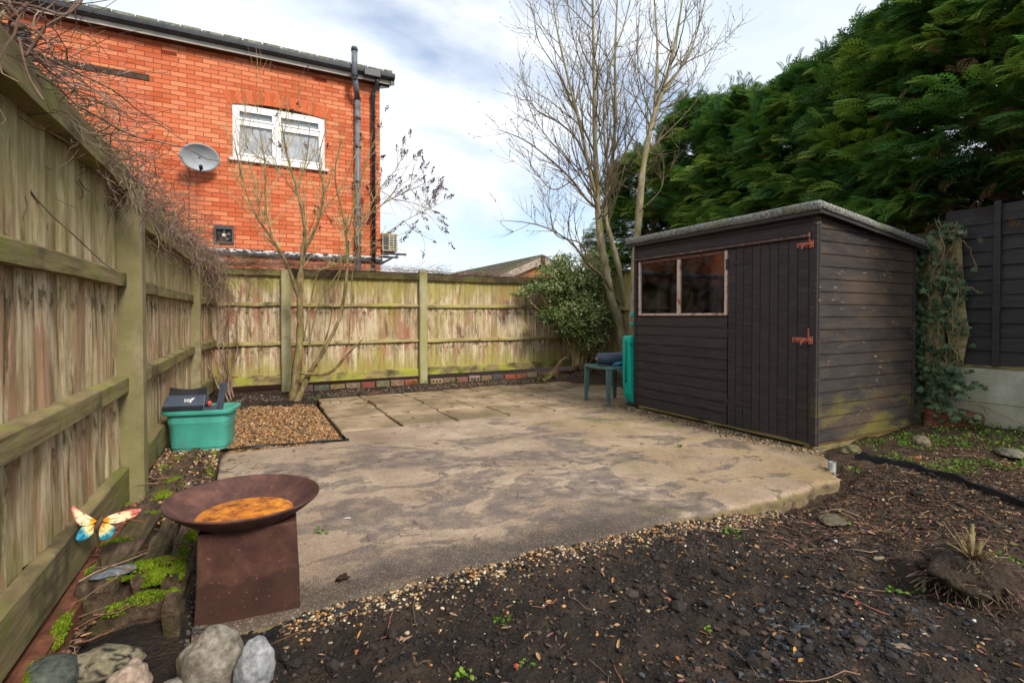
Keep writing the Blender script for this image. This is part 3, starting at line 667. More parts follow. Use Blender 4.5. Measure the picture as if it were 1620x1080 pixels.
# ================================================================== BRICK BUILDING
BY = 9.9; HX = 2.32
H = thing('brick_building', 'orange red brick two storey building with white window behind the fence', 'building', (HX, BY, 0))
def wall():
    a, b, c, d = -.145, 1.325, 3.76, 4.70   # window opening
    x0 = -12.; zt = 5.46; mb = MB(); Y = BY; D = 16.
    P_ = [(x0, 0), (HX, 0), (HX, zt), (x0, zt)]
    arch = [(a + (b - a) * i / 12, d - .03 + .06 * math.sin(math.pi * i / 12)) for i in range(13)]
    mb.add([(x0, Y, 0), (HX, Y, 0), (HX, Y, c), (x0, Y, c)], [(0, 1, 2, 3)])
    mb.add([(x0, Y, c), (a, Y, c), (a, Y, zt), (x0, Y, zt)], [(0, 1, 2, 3)])
    mb.add([(b, Y, c), (HX, Y, c), (HX, Y, zt), (b, Y, zt)], [(0, 1, 2, 3)])
    for (p, q) in zip(arch[:-1], arch[1:]):
        mb.add([(p[0], Y, p[1]), (q[0], Y, q[1]), (q[0], Y, zt), (p[0], Y, zt)], [(0, 1, 2, 3)])
        mb.add([(p[0], Y, p[1]), (q[0], Y, q[1]), (q[0], Y + .2, q[1]), (p[0], Y + .2, p[1])], [(0, 1, 2, 3)])
    mb.add([(a, Y, c), (a, Y, arch[0][1]), (a, Y + .2, arch[0][1]), (a, Y + .2, c)], [(0, 1, 2, 3)])
    mb.add([(b, Y, c), (b, Y, arch[-1][1]), (b, Y + .2, arch[-1][1]), (b, Y + .2, c)], [(0, 1, 2, 3)])
    mb.add([(a, Y, c), (b, Y, c), (b, Y + .2, c), (a, Y + .2, c)], [(0, 1, 2, 3)])
    mb.add([(HX, Y, 0), (HX, D, 0), (HX, D, zt), (HX, Y, zt)], [(0, 1, 2, 3)])
    mb.add([(x0, Y, 0), (x0, D, 0), (x0, D, zt), (x0, Y, zt)], [(0, 1, 2, 3)])
    mb.add([(x0, D, 0), (HX, D, 0), (HX, D, zt), (x0, D, zt)], [(0, 1, 2, 3)])
    mb.build('wall', M['brick'], H)
    # arch of voussoirs
    mb = MB(); n = 20; tot = b - a + .16
    for i in range(n):
        u0, u1 = i / n + .004, (i + 1) / n - .004
        q = []
        for u in (u0, u1):
            x = a - .08 + tot * u; zb = d - .03 + .06 * math.sin(math.pi * min(max((x - a) / (b - a), 0), 1)); fan = (u - .5) * .16
            q.append(((x, zb), (x + fan, zb + .225 - abs(u - .5) * .02)))
        (A0, A1), (B0, B1) = q; sh = rng.uniform(.8, 1.12); mb.cc = (.61 * sh, .135 * sh, .05 * sh)
        fr = [(A0[0], BY - .006, A0[1]), (B0[0], BY - .006, B0[1]), (B1[0], BY - .006, B1[1]), (A1[0], BY - .006, A1[1])]
        bk = [(p[0], BY + .004, p[2]) for p in fr]; mb.hexa(bk, fr)
    mb.build('window_arch', M['voussoir'], H)
    # window
    yf = BY + .018
    fr = MB(); Fx = lambda x_0, x_1, z_0, z_1, y=yf, t=.05: fr.box((x_0, y, z_0), (x_1, y + t, z_1))
    h = d - .03
    Fx(a, b, c, c + .07); Fx(a, a + .07, c + .07, h); Fx(b - .07, b, c + .07, h); Fx(a + .07, b - .07, h - .07, h + .01)
    m = (a + b) / 2 - .06; Fx(m - .035, m + .035, c + .07, h - .07)
    zt1 = h - .30
    Fx(a + .07, m - .035, zt1, zt1 + .055); Fx(m + .035, b - .07, zt1, zt1 + .055)
    for xa, xb, za, zb in ((a + .07, m - .035, zt1 + .055, h - .07), (m + .035, b - .07, zt1 + .055, h - .07), (a + .07, m - .035, c + .07, zt1), (m + .035, b - .07, c + .07, zt1)):
        t = .035; y2 = yf - .012
        fr.box((xa + .003, y2, za + .003), (xb - .003, y2 + .03, za + t)); fr.box((xa + .003, y2, zb - t), (xb - .003, y2 + .03, zb - .003))
        fr.box((xa + .003, y2, za + t), (xa + t, y2 + .03, zb - t)); fr.box((xb - t, y2, za + t), (xb - .003, y2 + .03, zb - t))
    wf = fr.build('window', M['upvc'], H)
    g_ = MB(); g_.box((a, yf + .015, h + .012), (b, yf + .04, h + .14)); g_.build('arch_gap_shade', M['old_timber'], wf)  # dark board added in place of the shaded gap under the arch
    g_ = MB(); g_.box((a + .05, yf + .02, c + .05), (b - .05, yf + .026, h - .02)); g_.build('pane', M['clear_glass'], wf)
    cu = MB(); cu.grid(lambda u, v: (a + (b - a) * u, yf + .040 + .008 * math.sin(u * 70), c + (zt1 - c + .01) * v), 200, 2); cu.build('curtain', M['curtain'], wf)
    cu = MB(); cu.box((a + .02, yf + .052, zt1 - .02), (b - .02, yf + .056, h)); cu.build('blind', simple('grey blind', (.66, .70, .73), .9, .1, .1, 4, 0), wf)
    s_ = MB(); s_.box((a - .06, BY - .06, c - .045), (b + .06, BY + .016, c - .003)); bevel(s_.build('sill', M['upvc'], wf), .004)
wall()
def roof():
    mb = MB()   # low tiled pitch seen edge on
    x0, x1 = -12.2, HX + .18
    mb.hexa([(x0, BY - .22, 5.60), (x1, BY - .22, 5.60), (x1, 13, 6.75), (x0, 13, 6.75)], [(x0, BY - .22, 5.66), (x1, BY - .22, 5.66), (x1, 13, 6.81), (x0, 13, 6.81)])
    k = -12.15
    while k < x1 - .1:      # tile noses, uneven
        w2 = .27; mb.box((k, BY - .245, 5.632 + rng.uniform(0, .012)), (min(k + w2, x1), BY - .20, 5.668 + rng.uniform(0, .015))); k += .29
    mb.build('roof', M['roof_moss'], H)
    mb = MB(); mb.prism([(BY - .15, 5.46), (BY - .13, 5.46), (BY - .13, 5.60), (BY - .15, 5.60)], 0, x0, x1 - .02); mb.build('fascia', M['fascia'], H)
    mb = MB(); mb.box((x0, BY - .13, 5.458), (x1 - .02, BY + .01, 5.478)); mb.build('soffit', M['old_timber'], H)
    # ogee gutter with end outlet
    pr = [(BY - .155, 5.625), (BY - .25, 5.635), (BY - .262, 5.60), (BY - .258, 5.56), (BY - .235, 5.535), (BY - .155, 5.53)]
    gt = MB(); gt.prism(pr, 0, x0, x1 + .05); g1_ = gt.build('gutter', M['black_plastic'], H)
    gt = MB(); gt.box((1.98, BY - .275, 5.50), (2.28, BY - .15, 5.64)); bevel(gt.build('gutter_outlet', M['black_plastic'], H), .01)
    # gable barge board going back
    mb = MB(); mb.hexa([(x1 - .02, BY - .2, 5.44), (x1 + .05, BY - .2, 5.44), (x1 + .05, 13, 6.60), (x1 - .02, 13, 6.60)], [(x1 - .02, BY - .2, 5.63), (x1 + .05, BY - .2, 5.63), (x1 + .05, 13, 6.79), (x1 - .02, 13, 6.79)]); mb.build('bargeboard', M['black_plastic'], H)
    mb = MB(); mb.hexa([(HX, BY - .1, 5.42), (x1 - .02, BY - .1, 5.42), (x1 - .02, 13, 6.58), (HX, 13, 6.58)], [(HX, BY - .1, 5.45), (x1 - .02, BY - .1, 5.45), (x1 - .02, 13, 6.61), (HX, 13, 6.61)]); mb.build('soffit', M['black_plastic'], H)
    # gable wall above eaves
    mb = MB(); mb.add([(HX, BY, 5.46), (HX, 13, 5.46), (HX, 13, 6.6)], [(0, 1, 2)]); mb.build('gable', M['brick'], H)
roof()
def pipes():
    a = gy(564, 150, BY).x; pp = MB()
    pp.tube([(a - .09, BY - .30, 5.35), (a - .09, BY - .30, 5.93)], .052, 14)
    pp.tube([(a - .09, BY - .30, 5.40), (a - .05, BY - .22, 5.26), (a - .01, BY - .11, 5.12)], .052, 14)
    pp.tube([(a, BY - .085, 1.2), (a, BY - .085, 5.14)], .05, 14)
    sp = pp.build('soil_pipe', M['grey_pipe'], H, True)
    for x_, y_, z in [(a, BY - .085, q) for q in (5.08, 4.72, 4.2, 3.55, 2.9, 2.35)] + [(a - .09, BY - .30, 5.86), (a - .09, BY - .30, 5.40)]:
        cl = MB(); cl.tube([(x_, y_, z), (x_, y_, z + .045)], .060, 14); cl.build('pipe_collar', M['black_plastic'], sp, True)
    b = gy(589, 150, BY).x; dp = MB()
    dp.tube([(b + .05, BY - .2, 5.53), (b + .05, BY - .2, 5.42), (b, BY - .08, 5.28), (b, BY - .07, 1.2)], .036, 12); d_ = dp.build('downpipe', M['black_plastic'], H, True)
    for z in (5.2, 4.1, 3.0, 2.3): cl = MB(); cl.tube([(b, BY - .07, z), (b, BY - .07, z + .06)], .046, 12); cl.build('pipe_collar', M['black_plastic'], d_, True)
    l = MB(); l.box((-2.75, BY - .012, 4.80), (-1.29, BY + .02, 4.895)); l.build('lintel', M['old_timber'], H)
    l = MB(); l.box((-4.5, BY - .035, 2.135), (HX + .03, BY + .01, 2.23)); l.build('flashing', M['flash'], H)
    l = MB(); l.box((-4.5, BY - .06, 2.125), (HX + .06, BY + .01, 2.15)); l.build('flashing', M['black_plastic'], H)
    # cracks by the blocked-up opening
    # air bricks
    for px, py in ((267, 84), (507, 127)):
        c_ = gy(px, py, BY); m_ = MB(); m_.cc = (.36, .05, .02)
        m_.box((c_.x - .11, BY - .004, c_.z - .033), (c_.x + .11, BY + .01, c_.z + .033)); ab = m_.build('air_brick', M['voussoir'], H)
        m_ = MB()
        for i in range(7):
            for j in range(2): m_.box((c_.x - .095 + i * .028, BY - .006, c_.z - .022 + j * .026), (c_.x - .078 + i * .028, BY - .003, c_.z - .004 + j * .026))
        m_.build('air_hole_shade', M['dark'], ab)  # small dark blocks on the face, drawn for the shade in the openings
    # louvre top left
    v = MB(); v.box((-3.05, BY - .006, 4.95), (-2.70, BY + .02, 5.27)); lv = v.build('louvre_vent', M['dark'], H)
    v = MB()
    for i in range(9): z = 4.965 + i * .033; v.hexa([(-3.04, BY - .03, z), (-2.71, BY - .03, z), (-2.71, BY - .008, z + .016), (-3.04, BY - .008, z + .016)], [(-3.04, BY - .03, z + .005), (-2.71, BY - .03, z + .005), (-2.71, BY - .008, z + .021), (-3.04, BY - .008, z + .021)])
    v.build('slat', M['grille'], lv)
    # extractor fan
    v = MB(); x0, x1, z0, z1 = -.43, -.14, 2.315, 2.61
    v.box((x0 + .02, BY - .008, z0 + .02), (x1 - .02, BY + .01, z1 - .02)); fan = v.build('extractor_fan', M['dark'], H)
    v = MB()
    for lo, hi in (((x0, z0), (x1, z0 + .03)), ((x0, z1 - .06), (x1, z1)), ((x0, z0 + .03), (x0 + .03, z1 - .06)), ((x1 - .03, z0 + .03), (x1, z1 - .06))): v.box((lo[0], BY - .04, lo[1]), (hi[0], BY - .0, hi[1]))
    v.build('fan_frame', M['grille'], fan)
    v = MB(); cx, cz = (x0 + x1) / 2, (z0 + z1) / 2 - .01
    for k in range(5):
        a_ = k * 2 * math.pi / 5; c1, s1 = math.cos(a_), math.sin(a_); c2, s2 = math.cos(a_ + .6), math.sin(a_ + .6)
        v.add([(cx + .02 * c1, BY - .02, cz + .02 * s1), (cx + .10 * c1, BY - .025, cz + .10 * s1), (cx + .10 * c2, BY - .012, cz + .10 * s2), (cx + .02 * c2, BY - .014, cz + .02 * s2)], [(0, 1, 2, 3)])
    v.build('fan_blade', M['grille'], fan)
    v = MB(); v.tube([(cx, BY - .035, cz), (cx, BY - .01, cz)], .03, 12); v.build('fan_hub', M['ac'], fan)
    # cable from dish
    c_ = MB(); c_.tube([(gy(299, 270, BY).x, BY - .01, 3.55), (gy(299, 270, BY).x, BY - .01, 2.2)], .006, 4); c_.build('cable', M['black_plastic'], H)
pipes()
# satellite dish
def dish():
    c = gy(316, 249, 9.62); t = thing('satellite_dish', 'grey oval satellite dish on the brick wall', 'satellite dish', c)
    Rm = Matrix.Rotation(R(14), 4, 'Z') @ Matrix.Rotation(R(20), 4, 'X')     # faces -Y, tilted up
    mb = MB(); n = 32; rings = 8; vs = []; a, b = .285, .215
    for side in (0, 1):
        for i in range(rings + 1):
            r_ = i / rings
            for j in range(n):
                th = 2 * math.pi * j / n; vs.append(c + (Rm @ Vector((a * r_ * math.cos(th), -.07 * r_ * r_ + .05 + side * .008, b * r_ * math.sin(th)))))
    k = (rings + 1) * n; fs = [(o + i * n + j, o + i * n + (j + 1) % n, o + (i + 1) * n + (j + 1) % n, o + (i + 1) * n + j) for o in (0, k) for i in range(rings) for j in range(n)]
    fs += [(rings * n + j, rings * n + (j + 1) % n, k + rings * n + (j + 1) % n, k + rings * n + j) for j in range(n)]
    mb.add(vs, fs); mb.build('reflector', M['dish'], t, True)
    mb = MB(); e = c + Rm @ Vector((-.03, -.30, -.12)); mb.tube([c + Rm @ Vector((.02, 0.0, -.21)), e], .012, 6); mb.build('arm', M['black'], t)
    mb = MB(); d = (Rm @ Vector((.1, 1, .35))).normalized(); mb.tube([e - d * .04, e + d * .03, e + d * .05], [.028, .03, .018], 10); mb.build('receiver', M['black'], t)
    mb = MB(); mb.tube([c + Rm @ Vector((0, .055, 0)), Vector((c.x + .05, BY - .03, c.z - .08)), Vector((c.x + .05, BY, c.z - .08))], .02, 8); mb.build('bracket', M['black'], t)
dish()
def ac():
    p = gy(613, 378, 10.25); t = thing('air_conditioner', 'cream air conditioner unit bracketed to the end of the brick building', 'air conditioner', (HX + .2, 10.1, p.z))
    x0, x1, y0, y1, z0, z1 = HX + .06, HX + .36, 10.0, 10.75, 2.36, 2.72
    mb = MB(); mb.box((x0, y0, z0), (x1, y1, z1)); bevel(mb.build('casing', M['ac'], t), .015)
    mb = MB(); mb.box((x0 + .02, y0 - .006, z0 + .03), (x0 + .12, y0 - .001, z1 - .03)); mb.box((x0 + .14, y0 - .006, z0 + .03), (x1 - .02, y0 - .001, z1 - .03)); gr = mb.build('vent_recess', M['grille'], t)
    mb = MB()
    for i in range(7): z = z0 + .04 + i * .045; mb.box((x0 + .13, y0 - .014, z), (x1 - .015, y0 - .007, z + .014))
    for x in (x0 + .13, x0 + .205, x1 - .03): mb.box((x, y0 - .02, z0 + .02), (x + .014, y0 - .0145, z1 - .02))
    mb.build('grille', M['ac'], t)
    for y in (10.05, 10.65):
        mb = MB(); mb.box((HX, y, z0 - .06), (HX + .55, y + .04, z0 - .02)); mb.hexa([(HX, y, z0 - .3), (HX, y + .03, z0 - .3), (HX + .4, y + .03, z0 - .065), (HX + .4, y, z0 - .065)], [(HX, y, z0 - .27), (HX, y + .03, z0 - .27), (HX + .36, y + .03, z0 - .062), (HX + .36, y, z0 - .062)])
        mb.build('bracket', M['grille'], t)
ac()
# distant bungalow roof over the fence
def bungalow():
    Y0 = 17.0; ap = gy(858, 406, Y0); sl = .42; hw = 4.2; t = thing('bungalow', 'low brick bungalow with mossy tiled roof behind the back fence', 'building', (ap.x, Y0, 0))
    ez = ap.z - hw * sl; L_ = 9
    mb = MB(); mb.add([(ap.x - hw, Y0 + .2, 0), (ap.x + hw, Y0 + .2, 0), (ap.x + hw, Y0 + .2, ez), (ap.x, Y0 + .2, ap.z), (ap.x - hw, Y0 + .2, ez), (ap.x - hw, Y0 + L_, 0), (ap.x + hw, Y0 + L_, 0), (ap.x + hw, Y0 + L_, ez), (ap.x, Y0 + L_, ap.z), (ap.x - hw, Y0 + L_, ez)],
           [(0, 1, 2, 3, 4), (5, 6, 7, 8, 9), (0, 4, 9, 5), (1, 2, 7, 6)]); 
    b2 = simple('orange gable brick', (.45, .19, .07), .9, .1, .4, 14, .4); mb.build('wall', b2, t)
    mb = MB(); n = 16
    for s in (-1, 1):
        for i in range(n):   # overlapping tile courses
            u0, u1 = i / n, (i + 1) / n; xa, xb = ap.x + s * (hw + .35) * u0, ap.x + s * (hw + .35) * u1; za, zb = ap.z + .07 - (hw + .35) * sl * u0, ap.z + .12 - (hw + .35) * sl * u1
            mb.hexa([(xa, Y0, za - .06), (xb, Y0, zb - .1), (xb, Y0 + L_, zb - .1), (xa, Y0 + L_, za - .06)], [(xa, Y0, za + .02), (xb, Y0, zb), (xb, Y0 + L_, zb), (xa, Y0 + L_, za + .02)])
    mb.build('roof', M['tile'], t)
    mb = MB()
    for s in (-1, 1): mb.hexa([(ap.x, Y0 - .04, ap.z - .27), (ap.x + s * (hw + .35), Y0 - .04, ap.z - .27 - (hw + .35) * sl), (ap.x + s * (hw + .35), Y0 - .01, ap.z - .27 - (hw + .35) * sl), (ap.x, Y0 - .01, ap.z - .27)],
            [(ap.x, Y0 - .04, ap.z + .0), (ap.x + s * (hw + .35), Y0 - .04, ap.z - (hw + .35) * sl), (ap.x + s * (hw + .35), Y0 - .01, ap.z - (hw + .35) * sl), (ap.x, Y0 - .01, ap.z)])
    mb.build('bargeboard', simple('weathered barge board', (.33, .27, .22), .85, .1, .4, 9, .2), t)
    mb = MB(); mb.box((ap.x - .09, Y0 - .07, ap.z - .35), (ap.x + .09, Y0 - .045, ap.z + .02)); mb.build('finial_board', M['old_timber'], t)
bungalow()

# ================================================================== SHED
SX0, SX1, SY0, SY1 = 4.15, 5.65, 2.59, 4.78
S = thing('garden_shed', 'black stained timber shed with sloping felt roof and bolted door', 'shed', (SX0, SY0, 0))
def shed():
    ZF, ZR = 1.99, 1.80          # wall heights front / rear
    yd0 = gx(1280, 500, SX0).y; yd1 = gx(1153, 500, SX0).y; yw0 = gx(1150, 450, SX0).y; yw1 = gx(1013, 450, SX0).y
    wz0, wz1 = 1.115, 1.735
    zroof = lambda x: ZF + (ZR - ZF) * (x - SX0) / (SX1 - SX0)
    def plank(mb, P, Q, z0, h, out, zt0=None, zt1=None):
        """shiplap plank between points P,Q (xy); out = outward vector"""
        mb.cr = rng.random(); P = Vector((*P, 0)); Q = Vector((*Q, 0)); o = Vector((*out, 0)); n = 8; vs = []; sd_ = rng.random() * 90; w_ = rng.uniform(-.0015, .0015)
        for i in range(n + 1):
            t = i / n; B = P.lerp(Q, t); dz = mn.noise((t * 4 + sd_, 0, 0)) * .0015
            zt = z0 + h
            if zt0 is not None: zt = min(zt, zt0 + (zt1 - zt0) * t)
            zt = max(zt, z0 + .0005)
            for oo, z in ((.009 + w_, z0 + .003 + dz), (.011 + w_, min(z0 + .014, zt)), (.004, zt - .002 if zt - z0 > .016 else zt), (-.006, zt), (-.006, z0)): v = B + o * oo; vs.append((v.x, v.y, z))
        fs = [(i * 5 + a, i * 5 + (a + 1) % 5, (i + 1) * 5 + (a + 1) % 5, (i + 1) * 5 + a) for i in range(n) for a in range(5)] + [(0, 1, 2, 3, 4), tuple(n * 5 + i for i in (4, 3, 2, 1, 0))]
        mb.add(vs, fs)
    pitch = .104
    # gable-like side facing the camera
    mb = MB(); z = .05
    while z < 2.0:
        xe = SX1
        if z + .004 >= ZR: xe = SX0 + (ZF - z) / (ZF - ZR) * (SX1 - SX0)
        if xe > SX0 + .05: plank(mb, (SX0 + .03, SY0), (xe, SY0), z, pitch, (0, -1), zroof(SX0), zroof(xe))
        z += pitch
    mb.build('side_wall', M['shed_side'], S)
    mb = MB(); z = .05
    while z < ZR: plank(mb, (SX1, SY0), (SX1, SY1), z, pitch, (1, 0), ZR, ZR); z += pitch
    mb.build('rear_wall', M['shed_side'], S)
    mb = MB(); z = .05
    while z < ZF - .03: plank(mb, (SX1 if z + .004 < ZR else SX0 + (ZF - z) / (ZF - ZR) * (SX1 - SX0), SY1), (SX0, SY1), z, pitch, (0, 1), zroof(SX1), zroof(SX0)); z += pitch
    mb.build('end_wall', M['shed_side'], S)
    mb = MB(); z = .05; y_l = yd1 + .012
    while z < wz0 - .02: plank(mb, (SX0, SY1), (SX0, y_l), z, min(pitch, wz0 - z - .004), (-1, 0)); z += pitch
    z = 1.775
    while z < ZF: plank(mb, (SX0, SY1), (SX0, SY0 + .02), z, min(pitch, ZF - z), (-1, 0)); z += pitch
    mb.build('front_wall', M['shed_front'], S)
    # bare inside lining
    mb = MB(); t = .008; z = .05
    def lin(lo, hi): mb.cr = rng.random(); mb.box(lo, hi)
    while z < 1.8:
        h = .1
        lin((SX0 + .06, SY1 - .016, z), (SX1 - .03, SY1 - .010, z + h)); lin((SX1 - .018, SY0 + .03, z), (SX1 - .012, SY1 - .02, z + h)); lin((SX0 + .03, SY0 + .012, z), (SX1 - .03, SY0 + .018, z + h)); z += .104
    for y in (SY1 - .06, SY1 - .55): pass
    mb.build('inner_lining', M['inner_wood'], S)
    mb = MB(); mb.cr = .5; mb.box((SX0 + .015, SY0 + .02, .03), (SX1 - .02, SY1 - .02, .05)); mb.build('floor_boards', M['inner_wood'], S)
    mb = MB(); mb.cr = .5; mb.box((SX0 + .02, SY1 - .06, .05), (SX0 + .05, SY1 - .02, 1.9)); mb.build('stud', M['inner_wood'], S)
    for x in (4.75, 5.2):
        mb = MB(); mb.cr = .5; mb.box((x, SY1 - .05, .05), (x + .035, SY1 - .017, 1.78)); mb.build('stud', M['inner_wood'], S)
    # corner boards
    for lo, hi in (((SX0 - .016, SY0 - .014, .03), (SX0 + .008, SY0 + .035, 1.99)), ((SX0 + .0085, SY0 - .018, .03), (SX0 + .03, SY0 - .0, 1.975)), ((SX0 - .016, SY1 - .03, .03), (SX0 + .01, SY1 + .012, 1.98)), ((SX1 - .03, SY0 - .02, .04), (SX1 + .012, SY0 + .01, 1.79))):
        mb = MB(); mb.cr = rng.random(); mb.box(lo, hi); bevel(mb.build('corner_trim', M['shed_trim'] if lo[1] < 3 else M['shed_front'], S), .003)
    mb = MB(); mb.cr = .6; mb.box((SX0 - .040, SY0 + .04, 1.752), (SX0 - .012, SY1 - .0, 1.772)); bevel(mb.build('drip_rail', simple('worn drip rail', (.10, .065, .055), .7, .2, .5, 40, .4, dirt=(.30, .22, .17)), S), .003)
    # roof: deck, felt, fascia
    def slopebox(name, x0, x1, y0, y1, dz0, dz1, mat, bv=0):
        z = lambda x: ZF + .012 + (ZR - ZF) * (x - SX0) / (SX1 - SX0); n = 14; vs = []
        m_ = MB(); m_.cr = .5
        m_.hexa([(x0, y0, z(x0) + dz0), (x1, y0, z(x1) + dz0), (x1, y1, z(x1) + dz0), (x0, y1, z(x0) + dz0)], [(x0, y0, z(x0) + dz1), (x1, y0, z(x1) + dz1), (x1, y1, z(x1) + dz1), (x0, y1, z(x0) + dz1)])
        o = m_.build(name, mat, S)
        if bv: bevel(o, bv, 3)
        return o
    ex, ey = .09, .085
    slopebox('roof_deck', SX0 - ex + .02, SX1 + .06, SY0 - ey + .02, SY1 + ey - .02, -.006, .012, M['inner_wood'])
    # felt with turned-down edges: one wavy sheet
    def felt():
        z = lambda x: ZF + .028 + (ZR - ZF) * (x - SX0) / (SX1 - SX0)
        xs = [SX0 - ex - .004, SX0 - ex, SX0 - ex + .02] + list(np.linspace(SX0, SX1, 14)) + [SX1 + .07, SX1 + .085]
        ys = [SY0 - ey - .004, SY0 - ey, SY0 - ey + .02] + list(np.linspace(SY0, SY1, 26)) + [SY1 + ey - .02, SY1 + ey]
        vs = []
        for j, y in enumerate(ys):
            for i, x in enumerate(xs):
                zz = z(x) + mn.noise((x * 4, y * 4, 0)) * .005
                xx, yy = x, y
                if i == 0: zz -= .078 + mn.noise((0, y * 6, 1)) * .007; xx += mn.noise((1, y * 9, 1)) * .006
                elif i == 1: zz -= .010
                if j == 0: zz -= .070 + mn.noise((x * 6, 0, 4)) * .006 if i else 0; yy += mn.noise((x * 9, 1, 1)) * .005
                elif j == 1: zz -= .010
                if i == len(xs) - 1 or j == len(ys) - 1: zz -= .05
                vs.append((xx, yy, zz))
        nu = len(xs); m_ = MB(); m_.add(vs, [(j * nu + i, j * nu + i + 1, (j + 1) * nu + i + 1, (j + 1) * nu + i) for j in range(len(ys) - 1) for i in range(nu - 1)])
        o = m_.build('roof_felt', M['felt'], S, True); so = o.modifiers.new('thick', 'SOLIDIFY'); so.thickness = .006; so.offset = -1
    felt()
    slopebox('fascia', SX0 - ex + .006, SX0 - ex + .020, SY0 - ey + .006, SY1 + ey - .02, -.095, -.008, M['shed_front'], .002)
    slopebox('fascia', SX0 - ex + .022, SX1 + .05, SY0 - ey + .006, SY0 - ey + .020, -.085, -.008, M['shed_trim'], .002)
    # window
    xf = SX0 - .004
    mb = MB(); ym = gx(1075, 450, SX0).y; mb.cr = .5
    mb.box((xf - .012, yw0 - .012, wz0), (xf + .03, yw0 + .018, wz1)); mb.box((xf - .012, yw1 - .016, wz0), (xf + .03, yw1 + .014, wz1)); mb.box((xf - .014, ym - .022, wz0 + .016), (xf + .032, ym + .022, wz1 - .03))
    mb.box((xf - .016, yw0 - .01, wz0 - .008), (xf + .034, yw1 + .01, wz0 + .015)); wf = mb.build('window_frame', M['window_wood'], S); bevel(wf, .003)
    mb = MB(); mb.box((xf - .010, yw0 + .02, wz1 - .028), (xf + .03, yw1 - .017, wz1 - .002)); mb.build('head_rail', simple('red brown head rail', (.14, .06, .045), .8, .2, .4, 25, .3), wf)
    for a, b in ((yw0 + .018, ym - .022), (ym + .022, yw1 - .016)):
        mb = MB(); mb.box((xf + .008, a, wz0 + .015), (xf + .011, b, wz1 - .01)); mb.build('window_pane', M['glass'], S)
    mb = MB(); mb.cr = .5; mb.box((SX0 - .002, yw0, wz1 + .0), (SX0 + .02, SY1 - .03, 1.775)); mb.build('lintel', M['shed_front'], S)
    mb = MB(); mb.cr = .4; mb.box((SX0 - .002, yw1 + .015, wz0), (SX0 + .02, SY1 - .031, wz1)); mb.build('window_jamb', M['shed_front'], S)
    # door: tongue and groove boards
    mb = MB(); n = 9; bw = (yd1 - yd0) / n; y = yd0
    for i in range(n):
        mb.cr = rng.random(); b_ = .005; w_ = bw * (.93 if i % 2 else 1.07); y2 = min(y + w_, yd1); zz0 = .055 + rng.uniform(-.004, .004)
        pr = [(SX0 + .006, y + .001), (SX0 - .009, y + .001), (SX0 - .015, y + .001 + b_), (SX0 - .015, y2 - b_ - .002), (SX0 - .009, y2 - .002), (SX0 + .006, y2 - .002)]
        mb.prism(pr, 2, zz0, 1.735); y = y2
    door = mb.build('door', M['shed_front'], S)
    mb = MB(); mb.cr = .3; mb.box((SX0 - .012, SY0 + .036, .05), (SX0 + .008, yd0 - .004, 1.752)); mb.build('door_post', M['shed_front'], S)
    mb = MB(); mb.cr = .3; mb.box((SX0 + .0, yd0, 1.7), (SX0 + .02, yd1, 1.774)); mb.build('door_head', M['shed_front'], S)
    for z in (1.60, .95, .28):   # painted-over T hinges on the left edge of the door
        mb = MB(); mb.cr = .6; mb.prism([(yd1 + .0, z - .014), (yd1 - .28, z - .006), (yd1 - .29, z), (yd1 - .28, z + .006), (yd1, z + .014)], 0, SX0 - .020, SX0 - .0155)
        mb.box((SX0 - .022, yd1 - .004, z - .05), (SX0 - .0156, yd1 + .024, z + .05)); mb.build('hinge', M['shed_front'], door)
    # bolts
    for (px, py, big) in ((1283, 386, 0), (1273, 538, 1)):
        p = gx(px, py, SX0 - .02); m_ = MB(); x = SX0 - .016; w2 = .085 if big else .06
        m_.box((x - .004, yd0 + .006, p.z - .022), (x, yd0 + .006 + w2 * 1.5, p.z + .022)); m_.box((x - .008, yd0 - .045, p.z - .03), (x + .001, yd0 - .008, p.z + .03))
        m_.tube([(x - .013, yd0 - .03, p.z), (x - .013, yd0 + w2 * 1.45, p.z)], .007, 8); m_.tube([(x - .013, yd0 + .035, p.z), (x - .035, yd0 + .035, p.z - .012), (x - .037, yd0 + .035, p.z - .035)], .005, 6)
        for yy in (yd0 + .02, yd0 + w2 * 1.25): m_.box((x - .024, yy, p.z - .014), (x - .004, yy + .012, p.z + .014))
        m_.box((x - .002, yd0 - .014, p.z - .01), (x + .004, yd0 + .0, p.z + .10))
        m_.build('bolt', M['rust_paint'], door)
    # bearers
    for yy in (SY0 + .04, SY0 + 1.05, SY1 - .12):
        m_ = MB(); m_.cr = .5; m_.box((SX0 + .02, yy, -.045), (SX1 - .03, yy + .07, .03)); bevel(m_.build('bearer', M['rail_left'], S), .006)
    for x_ in (SX0 + .012, SX1 - .06):
        m_ = MB(); m_.cr = .5; m_.box((x_, SY0 + .01, .022), (x_ + .04, SY1 - .01, .052)); m_.build('floor_joist', M['rail_back'], S)
shed()
def lamp():
    p = Vector((SX1 + .02, SY0 - .02, 1.765)); t = thing('security_light', 'small white fronted light on rusty arm at rear corner of the shed', 'lamp', p)
    mb = MB(); mb.tube([p, p + Vector((.05, -.02, .0))], .022, 10); mb.build('arm', M['rust_paint'], t, True)
    mb = MB(); q = p + Vector((.05, -.02, .0)); mb.tube([q, q + Vector((.045, -.02, -.005))], [.026, .038], 12); mb.build('head', M['pipe_stub'], t, True)
lamp()

